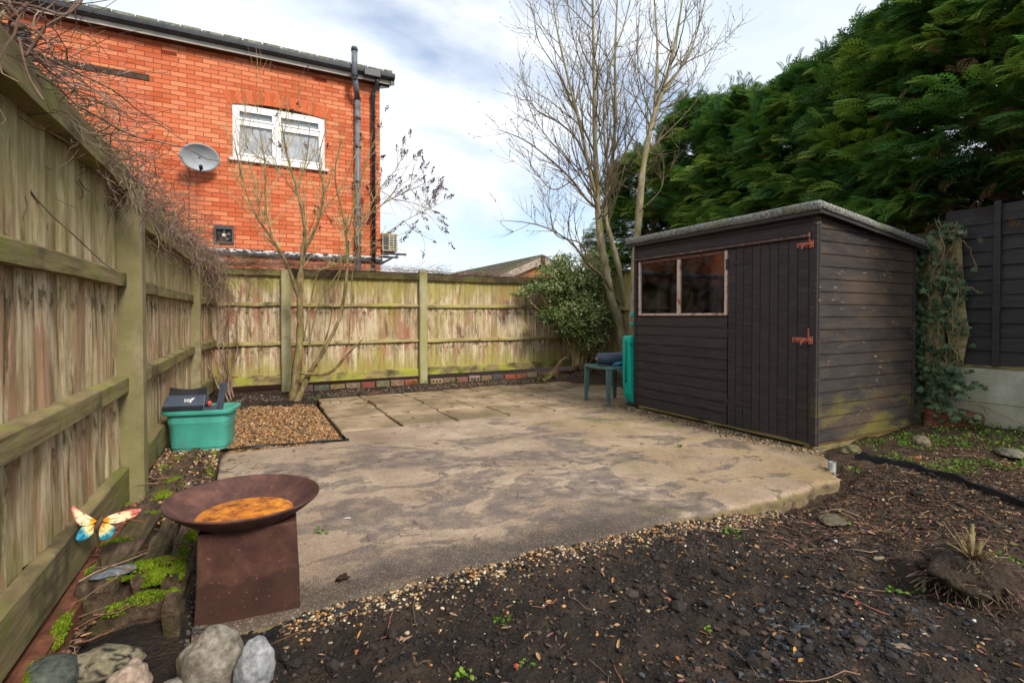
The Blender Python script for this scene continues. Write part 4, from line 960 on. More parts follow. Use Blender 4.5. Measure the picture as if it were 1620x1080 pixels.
# ================================================================== TABLE CORNER
def table():
    c = Vector((4.17, 5.25, 0)); t = thing('side_table', 'low green plastic garden table beside the shed end', 'table', c); zt = .475; h = .285
    mb = MB(); n = 40; out = []
    for k in range(n):
        a = 2 * math.pi * k / n; ca, sa = math.cos(a), math.sin(a); r_ = h / (abs(ca) ** 5 + abs(sa) ** 5) ** .2; out.append((c.x + r_ * ca, c.y + r_ * sa))
    vs = [(x, y, zt - .03) for x, y in out] + [(x, y, zt) for x, y in out] + [(c.x + (x - c.x) * .93, c.y + (y - c.y) * .93, zt) for x, y in out] + [(c.x + (x - c.x) * .91, c.y + (y - c.y) * .91, zt - .008) for x, y in out]
    fs = [(i * n + j, i * n + (j + 1) % n, (i + 1) * n + (j + 1) % n, (i + 1) * n + j) for i in range(3) for j in range(n)] + [tuple(3 * n + j for j in range(n)), tuple(range(n))[::-1]]
    mb.add(vs, fs); mb.build('tabletop', M['table_green'], t, True)
    for sx in (-1, 1):
        for sy in (-1, 1):
            mb = MB(); P = Vector((c.x + sx * .22, c.y + sy * .22, zt - .03)); Q = Vector((c.x + sx * .235, c.y + sy * .235, .005))
            for a, b in (((.035, 0), (0, .035)),):
                mb.hexa([Q + Vector((-.02, -.012, 0)), Q + Vector((.02, -.012, 0)), Q + Vector((.02, .012, 0)), Q + Vector((-.02, .012, 0))], [P + Vector((-.036, -.016, 0)), P + Vector((.036, -.016, 0)), P + Vector((.036, .016, 0)), P + Vector((-.036, .016, 0))])
                mb.hexa([Q + Vector((-.008, -.02, 0)), Q + Vector((.008, -.02, 0)), Q + Vector((.008, .02, 0)), Q + Vector((-.008, .02, 0))], [P + Vector((-.01, -.036, 0)), P + Vector((.01, -.036, 0)), P + Vector((.01, .036, 0)), P + Vector((-.01, .036, 0))])
            mb.build('leg', M['table_green'], t)
    # pot lying on the table
    q = Vector((4.04, 5.30, zt + .082)); k = thing('plant_pot', 'black ribbed plastic pot lying on the green table', 'pot', q - Vector((0, 0, .08)))
    d = Vector((.93, -.36, 0)); mb = MB(); pts = []; rr = []
    for i in range(15): pts.append(q + d * (-.05 + .34 * i / 14)); rr.append(.072 + .001 * i + (.002 if i % 2 else 0) + (.006 if i in (13, 14) else 0))
    mb.tube(pts, rr, 20); mb.build('pot_body', M['slate_metal'], k, True)
    mb = MB(); mb.tube([q - d * .05, q - d * .075], [.02, .012], 8); mb.build('pot_plug', M['pipe_stub'], k)
    a = Vector((4.03, 5.04, zt + .028)); n_ = thing('hose_nozzle', 'blue hose nozzle lying on the green table edge', 'hose nozzle', a - Vector((0, 0, .028)))
    mb = MB(); mb.tube([a, a + Vector((.08, -.02, .015)), a + Vector((.15, -.045, .03)), a + Vector((.20, -.06, .03))], [.018, .022, .016, .02], 10); mb.build('barrel', M['blue'], n_, True)
    mb = MB(); mb.tube([a + Vector((.02, 0, 0)), a + Vector((.0, -.005, -.02)), a + Vector((-.01, -.01, -.045))], [.012, .012, .010], 8); mb.build('grip', M['blue'], n_, True)
table()
def teal():
    t = thing('plastic_tub', 'bright teal plastic tub standing on end against shed side', 'tub', (4.3, 4.88, 0))
    mb = MB(); x0, x1, y0, y1 = 4.085, 4.50, 4.80, 4.945
    prof = [(x1, .86), (x0 + .03, .865), (x0 + .004, .85), (x0, .82), (x0 + .004, .3), (x0 + .02, .16), (x0 + .06, .06), (x0 + .13, .012), (x1, .0)]
    mb.prism([(a, b) for a, b in prof], 1, y0, y1); bevel(mb.build('tub_body', M['teal'], t), .018, 3, 25)
    mb = MB(); mb.tube([(x0 - .006, y0 + .07, .80), (x0 - .01, y0 + .07, .5), (x0 - .004, y0 + .07, .3)], .009, 8); mb.tube([(x0 + .0, y0 - .004, .78), (x0 + .02, y0 - .008, .77)], .02, 8); mb.build('rim', simple('dark teal', (.0, .2, .15), .5), t, True)
    h = thing('hose_hook', 'small teal hooks fixed on the far corner of the shed', 'hook', (4.14, 4.80, 1.05))
    for i, (px, py, k) in enumerate(((1003, 499, 1.), (1002, 514, .7))):
        p = gy(px, py, 4.83); mb = MB(); mb.tube([p + Vector((.05, 0, 0)), p, p + Vector((-.02, 0, .012)), p + Vector((-.035, 0, .04 * k))], [.022, .022, .03 * k, .012], 8); mb.build('hook', M['teal'], h, True)
teal()

# ================================================================== FOREGROUND OBJECTS, LEFT
def bin_():
    o = Vector((-.325, 4.38, .105)); ex = Vector((.972, -.235, 0)); ey = Vector((.235, .972, 0)); ez = Vector((0, 0, 1))
    t = thing('storage_box', 'green plastic storage box holding dark metal offcuts by the left fence', 'box', o)
    L_ = lambda x, y, z: o + (ex * x + ey * y + ez * z) * .875
    n = 40; H_ = .345
    def ring(wx, wy, z, cy=.21, p=7.):
        out = []
        for k in range(n):
            a = 2 * math.pi * k / n; ca, sa = math.cos(a), math.sin(a); r_ = 1 / (abs(ca) ** p + abs(sa) ** p) ** (1 / p); out.append(L_(wx * r_ * ca, cy + wy * r_ * sa, z))
        return out
    rings = [ring(.185, .135, .0), ring(.205, .15, .004), ring(.228, .172, .235), ring(.232, .175, .237), ring(.236, .18, H_ - .03), ring(.262, .205, H_ - .032), ring(.27, .212, H_ - .02), ring(.268, .21, H_), ring(.245, .19, H_ + .004), ring(.232, .178, H_ - .01), ring(.215, .16, .03), ring(.10, .08, .028)]
    mb = MB(); vs = [v for r_ in rings for v in r_]; fs = [(i * n + j, i * n + (j + 1) % n, (i + 1) * n + (j + 1) % n, (i + 1) * n + j) for i in range(len(rings) - 1) for j in range(n)] + [tuple(range(n))[::-1], tuple((len(rings) - 1) * n + j for j in range(n))]
    mb.add(vs, fs); ob = mb.build('box_body', M['teal_bin'], t, True)
    es = ob.modifiers.new('es', 'EDGE_SPLIT'); es.split_angle = R(50)
    # dark metal housing resting in the box
    h = thing('metal_housing', 'black folded metal housing with white emblem sticking out of the green box', 'metal housing', L_(-.11, .15, .3))
    Q = lambda x, y, z: L_(x, y, z)
    mb = MB()
    a = [(-.245, .045, .385), (.065, .045, .385), (.065, .36, .36), (-.245, .36, .36)]
    x0, x1 = -.245, .065
    prof = [(.02, H_ + .005), (.0, H_ + .015), (.03, H_ + .048), (.065, H_ + .123), (.16, H_ + .13), (.165, H_ + .01)]
    # sloping front with lip, hollow back
    vs = []
    for x, sk in ((x0, 0.), (x1, 0.)):
        for (y, z) in prof: vs.append(Q(x + (.018 if z > H_ + .1 else 0) * (1 if x < 0 else -.3), y, z))
    m_ = len(prof); mb.add(vs, [tuple(range(m_))[::-1], tuple(range(m_, 2 * m_))] + [(i, (i + 1) % m_, m_ + (i + 1) % m_, m_ + i) for i in range(m_)]); bevel(mb.build('housing_body', M['slate_metal'], h), .003)
    mb = MB()  # black recess band below the face
    mb.hexa([Q(x0 + .004, .022, H_ + .006), Q(x1 - .004, .022, H_ + .006), Q(x1 - .004, .03, H_ + .006), Q(x0 + .004, .03, H_ + .006)], [Q(x0 + .004, -.004, H_ + .022), Q(x1 - .004, -.004, H_ + .022), Q(x1 - .004, .02, H_ + .045), Q(x0 + .004, .02, H_ + .045)]); 
    mb.build('recess', M['black'], h)
    mb = MB(); arc = [(x0 + .02, H_ + .120)] + [(x0 + .02 + (x1 - x0 - .03) * i / 12, H_ + .190 - .018 * math.sin(math.pi * i / 12)) for i in range(13)] + [(x1 - .004, H_ + .120)]
    f = [Q(x, .10 + (z - H_ - .12) * .5, z) for x, z in arc]; b = [Q(x, .106 + (z - H_ - .12) * .5, z) for x, z in arc]; k = len(f)
    mb.add(f + b, [tuple(range(k)), tuple(range(k, 2 * k))[::-1]] + [(i, (i + 1) % k, k + (i + 1) % k, k + i) for i in range(k)]); mb.build('back_flange', M['black'], h)
    # white emblem: small s-like mark, ring and slanted wedge
    fy = lambda z: .03 + (z - H_ - .048) / .075 * .035 - .0035
    def q2(pts): mbe.add([Q(x, fy(z), z) for x, z in pts], [tuple(range(len(pts)))])
    mbe = MB(); zb = H_ + .076; X = -.09
    q2([(X, zb), (X + .014, zb), (X + .014, zb + .004), (X, zb + .004)]); q2([(X, zb + .010), (X + .014, zb + .010), (X + .014, zb + .014), (X, zb + .014)]); q2([(X, zb + .020), (X + .014, zb + .020), (X + .014, zb + .024), (X, zb + .024)])
    q2([(X, zb + .014), (X + .005, zb + .014), (X + .005, zb + .020), (X, zb + .020)]); q2([(X + .009, zb + .004), (X + .014, zb + .004), (X + .014, zb + .010), (X + .009, zb + .010)])
    for i in range(10):
        a0, a1 = 2 * math.pi * i / 10, 2 * math.pi * (i + 1) / 10; cx, cz = X + .030, zb + .012
        q2([(cx + .012 * math.cos(a0), cz + .012 * math.sin(a0)), (cx + .012 * math.cos(a1), cz + .012 * math.sin(a1)), (cx + .006 * math.cos(a1), cz + .006 * math.sin(a1)), (cx + .006 * math.cos(a0), cz + .006 * math.sin(a0))])
    q2([(X + .044, zb - .010), (X + .052, zb - .006), (X + .058, zb + .024), (X + .044, zb + .020)]); q2([(X + .054, zb + .002), (X + .078, zb + .034), (X + .048, zb + .026)])
    mbe.build('emblem', M['white'], h)
    # grey L-shaped strip and its foot
    s_ = thing('metal_strip', 'dark blue grey metal strip standing upright in green box', 'metal strip', L_(.15, .1, .2))
    mb = MB(); mb.hexa([Q(.115, .12, .27), Q(.165, .12, .27), Q(.165, .145, .27), Q(.115, .145, .27)], [Q(.155, .14, H_ + .215), Q(.205, .14, H_ + .215), Q(.205, .165, H_ + .215), Q(.155, .165, H_ + .215)]); bevel(mb.build('upright', M['slate_metal'], s_), .002)
    mb = MB(); mb.hexa([Q(.0, .03, H_ - .03), Q(.16, .03, H_ - .03), Q(.16, .12, H_ - .03), Q(.0, .12, H_ - .03)], [Q(.02, .03, H_ + .022), Q(.15, .03, H_ + .022), Q(.15, .119, H_ + .03), Q(.02, .119, H_ + .03)]); bevel(mb.build('foot', M['slate_metal'], s_), .002)
    r_ = thing('plug', 'small red capped plug in green storage box', 'plug', L_(.09, .14, .36))
    mb = MB(); mb.tube([Q(.095, .06, H_ + .035), Q(.095, .06, H_ + .075)], .013, 10); mb.build('cap', M['red'], r_, True); mb = MB(); mb.tube([Q(.055, .075, H_ + .05), Q(.083, .063, H_ + .05)], .017, 10); mb.build('stem', M['black'], r_, True)
bin_()
def fire_bowl():
    c = Vector((.02, 2.265, 0)); t = thing('fire_bowl', 'rusted round fire bowl on square flared pedestal with orange rainwater', 'fire bowl', c)
    a = -R(4.5); Rz = Matrix.Rotation(a, 3, 'Z'); n = 14; vs = []; mb = MB(); prof = []
    for i in range(n + 1):
        z = -.035 + .36 * i / n; u = i / n; h = .176 - .014 * (1 - (1 - u) ** 1.7); 
        for sx, sy in ((-1, -1), (1, -1), (1, 1), (-1, 1)): vs.append(c + Rz @ Vector((sx * h, sy * h, 0)) + Vector((0, 0, z)))
    mb.add(vs, [(i * 4 + j, i * 4 + (j + 1) % 4, (i + 1) * 4 + (j + 1) % 4, (i + 1) * 4 + j) for i in range(n) for j in range(4)] + [(n * 4, n * 4 + 1, n * 4 + 2, n * 4 + 3)])
    bevel(mb.build('pedestal', M['rust'], t), .004)
    Rb, zr = .268, .400; base = Vector((c.x - .022, c.y - .01, 0)); tilt = Matrix.Translation(base + Vector((0, 0, zr))) @ Matrix.Rotation(R(1.2), 4, 'Y')
    f = lambda r_: -.105 * (1 - (r_ / Rb) ** 2.3)
    pr = [(max(Rb * k / 22, .0005), f(Rb * k / 22)) for k in range(23)]; pr += [(Rb + .004, .004), (Rb + .004, -.003)] + [(max(Rb * k / 22, .0005), f(Rb * k / 22) - .008) for k in range(22, -1, -1)]
    mb = MB(); mb.lathe(pr, 64, tilt); mb.build('bowl', M['rust_bowl'], t, True)
    mb = MB(); lv = -.066; rw = Rb * (1 + lv / .105) ** (1 / 2.3); mb.lathe([(.0005, lv), (rw * .5, lv), (rw - .001, lv)], 48, Matrix.Translation(base + Vector((0, 0, zr)))); mb.build('rainwater', M['water'], t, True)
fire_bowl()
def butterfly():
    o = gz(165, 822, .30) * 1.0; o = Vector((-.55, 2.82, .27)); o = gx(157, 826, -.50)
    t = thing('butterfly_ornament', 'painted metal butterfly ornament with cream wings and blue tips on a stake', 'garden ornament', (o.x, o.y, .1))
    # local frame: wings face the camera
    f = (Vector((0, 0, CAM_H)) - o).normalized(); rx = Vector((0, 0, 1)).cross(f).normalized(); ry = f.cross(rx)
    k = .80 * (o - Vector((0, 0, CAM_H))).dot(Vector(Fv)) / F_PX
    Mt = T('painted wing', .5, .4); Mt.col(Mt.attc()); Mt.bump(Mt.noise(60, 3), .2, .002)
    # outlines in pixels from the body centre (150,828)
    fore_r = [(3, -2), (14, -9), (34, -13), (54, -12), (66, -11), (64, -4), (55, 2), (45, 6), (32, 8), (15, 6)]
    hind_r = [(2, 2), (14, 6), (22, 12), (24, 20), (20, 29), (11, 35), (2, 34), (-1, 24), (0, 12)]
    fore_l = [(-3, -4), (-12, -12), (-26, -26), (-38, -40), (-41, -36), (-38, -20), (-34, -8), (-28, -1), (-14, 3)]
    hind_l = [(-4, 2), (-14, 2), (-26, 2), (-32, 10), (-35, 22), (-30, 27), (-18, 25), (-9, 17)]
    def col(x, y, hind, r_):
        d = math.hypot(x, y)
        if hind:
            if d < 12: return (.80, .32, .02)
            if d < 24: return (.75, .60, .25)
            return (.01, .22, .32) if d > 28 else (.25, .45, .42)
        if d < 16: return (.85, .36, .02)
        if d > 50 or r_: return (.66, .18, .14)
        return (.78, .68, .42)
    def wing(ol, hind, fold):
        mb = MB(); n = 3; cx = sum(p[0] for p in ol) / len(ol); cy = sum(p[1] for p in ol) / len(ol)
        # dense fill: rings from root outwards
        root = ol[0]; K = 9; dense = []
        for i in range(len(ol)):
            p, q = ol[i], ol[(i + 1) % len(ol)]
            for s_ in range(4): dense.append((p[0] + (q[0] - p[0]) * s_ / 4, p[1] + (q[1] - p[1]) * s_ / 4))
        V = []; C = []
        for r_ in range(K + 1):
            for j, (x, y) in enumerate(dense):
                u = r_ / K; X = cx + (x - cx) * u; Y_ = cy + (y - cy) * u
                if r_ == K: X *= 1 + .03 * (j % 2); Y_ *= 1 + .03 * (j % 2)
                dz = abs(X) * fold
                V.append(o + (rx * X - ry * Y_) * k + f * (dz * k + .004 * math.sin(j * .8) * u)); 
                outer = u > .86 and (math.hypot(x, y) > 30) and not hind
                c_ = col(X, Y_, hind, outer); 
                if not hind and .62 < u < .8 and j % 7 == 0 and math.hypot(X, Y_) > 18: c_ = (.05, .03, .03)
                if (j % 5 == 0) and .2 < u < .85 and math.hypot(X, Y_) < 30: c_ = tuple(v * .6 for v in c_)
                C.append(c_)
        m = len(dense); mb.v = [tuple(v) for v in V]; mb.c = C; mb.r = [.5] * len(V)
        mb.f = [(r_ * m + j, r_ * m + (j + 1) % m, (r_ + 1) * m + (j + 1) % m, (r_ + 1) * m + j) for r_ in range(K) for j in range(m)]
        ob = mb.build('wing', Mt.mt, t, True); so = ob.modifiers.new('thick', 'SOLIDIFY'); so.thickness = .002
    wing(fore_r, 0, .35); wing(hind_r, 1, .35); wing(fore_l, 0, .35); wing(hind_l, 1, .35)
    mb = MB(); P_ = lambda x, y, z=0: o + (rx * x - ry * y) * k + f * z
    mb.tube([P_(5, -10, .01), P_(1, -3, .014), P_(-3, 6, .014), P_(-7, 16, .01)], [.006, .009, .010, .004], 10); mb.build('body', simple('brown butterfly body', (.10, .06, .05), .6), t, True)
    mb = MB(); mb.tube([P_(-2, 3, .006), P_(-4, 14, .0), Vector((o.x + .01, o.y, .05))], .0025, 6); mb.build('stake', M['rust'], t)
butterfly()

def beam(root, name, A, B, w_, h, mat, sd_, rough=.012, z0=None, nl=60, taper=0, label=None):
    """rotten timber: swept section with grain grooves"""
    A = Vector(A); B = Vector(B); d = (B - A); L_ = d.length; d.normalize(); s = d.cross(Vector((0, 0, 1))).normalized(); u = s.cross(d)
    sec = []; n = 9
    for i in range(n): sec.append((-w_ / 2 + w_ * i / (n - 1), h / 2))
    for i in range(1, 5): sec.append((w_ / 2, h / 2 - h * i / 4))
    for i in range(1, n): sec.append((w_ / 2 - w_ * i / (n - 1), -h / 2))
    for i in range(1, 4): sec.append((-w_ / 2, -h / 2 + h * i / 4))
    m = len(sec); mb = MB(); mb.cr = rng.random(); vs = []
    for i in range(nl + 1):
        t = i / nl; P = A + d * L_ * t; e = min(t, 1 - t) * L_; round_ = 1 - .25 * max(0, 1 - e / .03) ** 2 - taper * t
        for j, (a, b) in enumerate(sec):
            g_ = mn.noise((a * 45 + sd_, b * 45, t * L_ * 1.3)) * rough + mn.noise((a * 9 + sd_, b * 9, t * L_ * 7)) * rough
            q = P + (s * a + u * b) * round_ + (s * a + u * b).normalized() * g_
            if i in (0, nl): q += d * mn.noise((a * 40, b * 40, sd_)) * .02
            vs.append(q)
    fs = [(i * m + j, i * m + (j + 1) % m, (i + 1) * m + (j + 1) % m, (i + 1) * m + j) for i in range(nl) for j in range(m)] + [tuple(range(m)), tuple(nl * m + j for j in range(m))[::-1]]
    mb.add(vs, fs); return mb.build(name, mat, root, False, label)
def moss_blades(root, spots, name='moss', seed=1, dens=1.):
    rs = np.random.RandomState(seed); P = []
    for (x, y, z, rx_, ry_, dome) in spots:
        n = int(800000 * rx_ * ry_ * dens)
        a = rs.rand(n) * 6.283; r_ = np.sqrt(rs.rand(n)) * (1 + .35 * np.sin(a * 3 + x * 40) + .2 * np.sin(a * 5))
        P.append(np.stack([x + rx_ * r_ * np.cos(a), y + ry_ * r_ * np.sin(a), z + dome * np.clip(1 - r_ ** 2, 0, 1) + rs.randn(n) * .002], -1))
    base = np.array([(q[0], q[1], q[2] - .004, q[3] * .85, q[4] * .85, q[5] + .004) for q in spots]); P = np.concatenate(P); n = len(P)
    tv = np.array([(-.0035, 0, -.004), (.0035, 0, -.004), (.002, .001, .005), (0, .003, .012), (-.002, .001, .005)]); tf = np.array([[0, 1, 2], [0, 2, 4], [4, 2, 3]])
    V, Fc = instance(tv, tf, P, rots(n, rs, .9), np.repeat(rs.uniform(.3, .7, (n, 1)), 3, 1))
    r0 = np.repeat(np.clip(rs.rand(n) * .6 + (vnoise(P[:, 0] * 30, P[:, 1] * 30) - .1) * .6, 0, 1), len(tv)); V_, F_ = ICO2
    V_, F_ = ICO1; BP = []; BS = []
    for q in base:
        m = int(60 + 26000 * q[3] * q[4]); a = rs.rand(m) * 6.283; r_ = rs.rand(m) ** .6 * 1.15; BP.append(np.stack([q[0] + q[3] * r_ * np.cos(a), q[1] + q[4] * r_ * np.sin(a), q[2] + q[5] * np.clip(1 - r_ ** 2, 0, 1) - .003], -1)); BS.append(rs.uniform(.0035, .0095, m) * (1.1 - .45 * r_))
    BP = np.concatenate(BP); BS = np.concatenate(BS); VB, FB = instance(V_, F_, BP, rots(len(BP), rs), np.repeat(BS[:, None], 3, 1)); rb_ = np.repeat(np.clip(.15 + rs.rand(len(BP)) * .6, 0, 1), len(V_))
    return mesh_np(name, np.concatenate([V, VB]), np.concatenate([Fc, FB + len(V)]), M['moss'], root, False, np.concatenate([r0, rb_]))
def sleepers():
    t = thing('rotten_sleeper', 'rotten dark railway sleeper with bright moss beside the fire bowl', 'sleeper', (-.36, 3.2, 0))
    beam(t, 'timber', (-.475, 2.30, .06), (-.355, 4.45, .045), .13, .15, M['sleeper'], 3, .02, nl=110)
    beam(t, 'timber', (-.345, 2.30, .055), (-.262, 4.40, .035), .075, .14, M['sleeper'], 8, .022, nl=110)
    beam(t, 'timber', (-.262, 2.28, .05), (-.195, 4.5, .035), .055, .13, M['sleeper'], 15, .02, nl=110)
    beam(t, 'timber', (-.36, 2.235, .02), (-.35, 2.7, .02), .29, .11, M['sleeper'], 33, .02, nl=30)
    sp = [(-.30, 2.34, .115, .045, .05, .014), (-.37, 2.42, .13, .055, .035, .01), (-.24, 2.42, .10, .022, .10, .01), (-.43, 2.36, .12, .035, .03, .008), (-.33, 2.29, .06, .05, .015, .02), (-.49, 2.72, .13, .04, .03, .012), (-.415, 3.05, .125, .05, .035, .008),
          (-.22, 2.72, .11, .02, .05, .006), (-.24, 2.27, .06, .02, .015, .02), (-.40, 3.35, .125, .045, .06, .008), (-.37, 3.62, .12, .04, .08, .006), (-.205, 3.9, .10, .022, .12, .008), (-.20, 4.25, .10, .02, .14, .008), (-.36, 4.2, .12, .06, .06, .004), (-.46, 4.0, .11, .04, .08, .006), (-.32, 2.25, .075, .07, .018, .02), (-.41, 2.24, .06, .03, .015, .02), (-.30, 2.46, .115, .05, .03, .012), (-.52, 2.50, .115, .02, .05, .01), (-.235, 2.55, .105, .018, .07, .008)]
    sp = [(q[0], q[1], q[2], q[3] * 1.2, q[4] * 1.2, q[5] * 1.3) for q in sp]
    moss_blades(t, sp, seed=2)
    t2 = thing('edging_board', 'reddish brown rotting edging board lined with moss at the foot of the left fence', 'edging board', (-.56, 2.5, 0))
    beam(t2, 'timber', (-.585, 1.55, .045), (-.555, 3.32, .075), .10, .10, M['redwood'], 22, .01, nl=90)
    beam(t2, 'timber', (-.535, 1.6, .03), (-.515, 2.95, .05), .022, .11, M['redwood'], 29, .01, nl=90)
    moss_blades(t2, [(-.54, 1.90, .088, .030, .10, .016), (-.535, 2.13, .093, .026, .11, .016), (-.525, 2.42, .10, .020, .10, .012), (-.56, 1.72, .09, .04, .09, .016), (-.555, 3.28, .125, .03, .02, .004), (-.53, 2.6, .10, .01, .05, .006)], seed=5)
    t3 = thing('timber_stake', 'short dark timber stake upright between the boulders and the sleeper', 'stake', (-.225, 2.12, 0))
    beam(t3, 'timber', (-.225, 2.13, -.08), (-.235, 2.13, .125), .075, .05, M['sleeper'], 40, .012, nl=20)
sleepers()

def rock(name, label, c, rad, seed, cols, rz=0, rough=.3, smooth=.5, cat='stone', group=None, flat=0, vein=None):
    V, Fc = ICO4; out = []; C = []
    cr, sr = math.cos(rz), math.sin(rz)
    for v in V:
        v = Vector(v); k = 1 + rough * mn.noise(v * 1.1 + Vector((seed, 0, 0))) + rough * .35 * mn.noise(v * 2.7 + Vector((0, seed, 0))) + rough * .13 * mn.noise(v * 8 + Vector((0, 0, seed))) + rough * .07 * mn.noise(v * 19) - rough * .35 * max(0, abs(mn.noise(v * 1.3 + Vector((seed, seed, 0)))) - .25)
        q = Vector((abs(v.x) ** smooth * math.copysign(1, v.x) if smooth != 1 else v.x, v.y, v.z)) if False else v
        q = q * k; q = Vector((q.x * rad[0], q.y * rad[1], q.z * rad[2])); q = Vector((q.x * cr - q.y * sr, q.x * sr + q.y * cr, q.z)); out.append(Vector(c) + q)
        f = .5 + .5 * mn.noise(v * 2.2 + Vector((seed * 2, 3, 1))) + .25 * mn.noise(v * 9 + Vector((seed, 1, 0))); f = min(max(f, 0), 1)
        cc = [a + (b - a) * f for a, b in zip(cols[0], cols[1])]
        if vein: 
            e = mn.noise(v * 1.8 + Vector((seed, 7, 7)))
            if abs(e) < .10: cc = vein
        C.append(cc)
    o = mesh_np(name, np.array(out), Fc, M['stones_big'], None, True, None, np.array(C)); ctr = Vector(c)
    o.location = ctr; me = o.data; co = np.empty(len(me.vertices) * 3, np.float32); me.vertices.foreach_get('co', co); co = co.reshape(-1, 3) - np.array(ctr, np.float32); me.vertices.foreach_set('co', co.ravel()); me.update()
    return meta(o, label, cat, group)
M['stones_big'] = attcol('boulder', .85, .25, 1.0, .62, scale=55)
rock('boulder', 'large mottled grey tan boulder in front of the fire bowl', gz(338, 1046, .085), (.088, .075, .095), 3.3, [(.13, .105, .08), (.42, .37, .30)], .2, .25)
rock('boulder', 'pale blue grey boulder standing upright at right of the mottled one', gz(402, 1052, .09), (.048, .045, .075), 8.1, [(.20, .21, .23), (.50, .50, .50)], .4, .3)
rock('boulder', 'smooth dark green grey boulder at the lower left corner', gz(72, 1075, .06), (.085, .08, .055), 5.2, [(.06, .07, .06), (.12, .135, .11)], .3, .12)
rock('boulder', 'olive and tan boulder with black band beside the sleeper end', gz(165, 1048, .05), (.10, .06, .045), 12.7, [(.16, .15, .09), (.36, .30, .20)], -.2, .25, vein=(.03, .03, .03))
rock('boulder', 'pinkish buff stone in front of the olive boulder', gz(205, 1072, .06), (.055, .045, .045), 17.4, [(.34, .24, .17), (.52, .40, .32)], .5, .35)
rock('boulder', 'pale round stone at bottom edge below the mottled boulder', gz(282, 1090, .05), (.05, .045, .035), 21.4, [(.26, .24, .21), (.46, .43, .38)], .5, .25)
rock('slate', 'thin blue grey slate lying on the mossy sleeper', Vector((-.445, 2.385, .140)), (.068, .034, .014), 31, [(.14, .16, .19), (.30, .32, .36)], .35, .3, cat='slate')
rock('stone', 'mossy stone block under the near shed corner', gz(1347, 712, .05), (.085, .055, .045), 41, [(.12, .10, .05), (.25, .22, .10)], -.3, .35)
rock('stone', 'round brown stone beyond the shed corner in the weeds', gz(1456, 700, .04), (.085, .07, .06), 45, [(.15, .12, .08), (.27, .22, .15)], .1, .25)
rock('stone', 'small yellowish stone beside the red log', gz(1533, 692, .05), (.06, .05, .04), 49, [(.20, .17, .06), (.34, .28, .12)], .1, .4)
rock('stone', 'flat grey stone half buried in the weeds at right edge', gz(1600, 716, .05), (.14, .09, .03), 53, [(.16, .15, .11), (.27, .24, .18)], .3, .3)
rock('stone', 'dark angular slate lump on the ash heap', gz(1268, 1000, .01), (.040, .028, .022), 57, [(.05, .06, .07), (.12, .14, .16)], -.4, .5)
rock('stone', 'charred lump at the bottom of the ash heap', gz(1200, 1040, .01), (.034, .028, .022), 61, [(.02, .022, .026), (.06, .07, .08)], .4, .5)
rock('stone', 'brown oblong stone near lower right of the ash heap', gz(1420, 1025, .01), (.042, .016, .016), 65, [(.16, .12, .08), (.32, .25, .18)], -.6, .3)
rock('stone', 'grey rounded pebble lying beside the ash heap', gz(1425, 1045, .01), (.022, .018, .015), 66, [(.12, .13, .14), (.26, .27, .28)], -.6, .3)
rock('stone', 'whitish blue stone on the leaf litter right of the slab', gz(1322, 856, -.06), (.011, .009, .009), 69, [(.5, .6, .7), (.62, .72, .82)], .2, .3)

# ================================================================== BARE TREES
def curve(pts, n=5):
    """Catmull-Rom through points, with radii interpolated; pts = [(Vector, r)]"""
    P = [p for p, _ in pts]; Q = [r for _, r in pts]; out = []; rr = []
    for i in range(len(P) - 1):
        p0, p1, p2, p3 = P[max(i - 1, 0)], P[i], P[i + 1], P[min(i + 2, len(P) - 1)]
        for k in range(n):
            t = k / n; out.append(.5 * ((2 * p1) + (p2 - p0) * t + (2 * p0 - 5 * p1 + 4 * p2 - p3) * t * t + (3 * p1 - p0 - 3 * p2 + p3) * t ** 3)); rr.append(Q[i] + (Q[i + 1] - Q[i]) * t)
    out.append(P[-1]); rr.append(Q[-1]); return out, rr
def knob(rr, a=.12): return [r * (1 + rng.uniform(-a, a * 1.4)) for r in rr]
def grow(mb, p, d, L_, r, lvl, cfg, tips):
    n = max(4, int(L_ / cfg['seg'])); pts = [p.copy()]; d = d.normalized(); q = p.copy(); step = L_ / n; ds = []
    for i in range(n):
        d = (d + Vector((rng.gauss(0, 1), rng.gauss(0, 1), rng.gauss(0, .7))) * cfg['wob'] + Vector((0, 0, cfg['up'][lvl]))).normalized()
        q = q + d * step; pts.append(q.copy()); ds.append(d.copy())
    rr = [r * (1 - .72 * i / n) for i in range(n + 1)]
    mb.tube(pts, rr, 5 if lvl < 2 else 4 if lvl < 3 else 3, cap=False)
    if lvl + 1 < cfg['levels']:
        k = cfg['kids'][lvl]; k = int(k * L_ + rng.random())
        for c in range(k):
            t = rng.uniform(.15, .97); i = min(int(t * n), n - 1)
            side = ds[i].cross(Vector((rng.gauss(0, 1), rng.gauss(0, 1), rng.gauss(0, 1)))).normalized(); a = rng.uniform(*cfg['ang'])
            nd_ = ds[i] * math.cos(a) + side * math.sin(a)
            grow(mb, pts[i], nd_, L_ * rng.uniform(*cfg['ratio']) * (1.15 - .5 * t), max(rr[i] * .6, cfg['minr']), lvl + 1, cfg, tips)
    tips.append((q, d, lvl))
def px_stem(lst, Y, dy=0, drift=0):
    """stem through picture points; each with a radius and its own small depth offset"""
    return [(gy(x, y, Y + dy + drift * i), r) for i, (x, y, r) in enumerate(lst)]

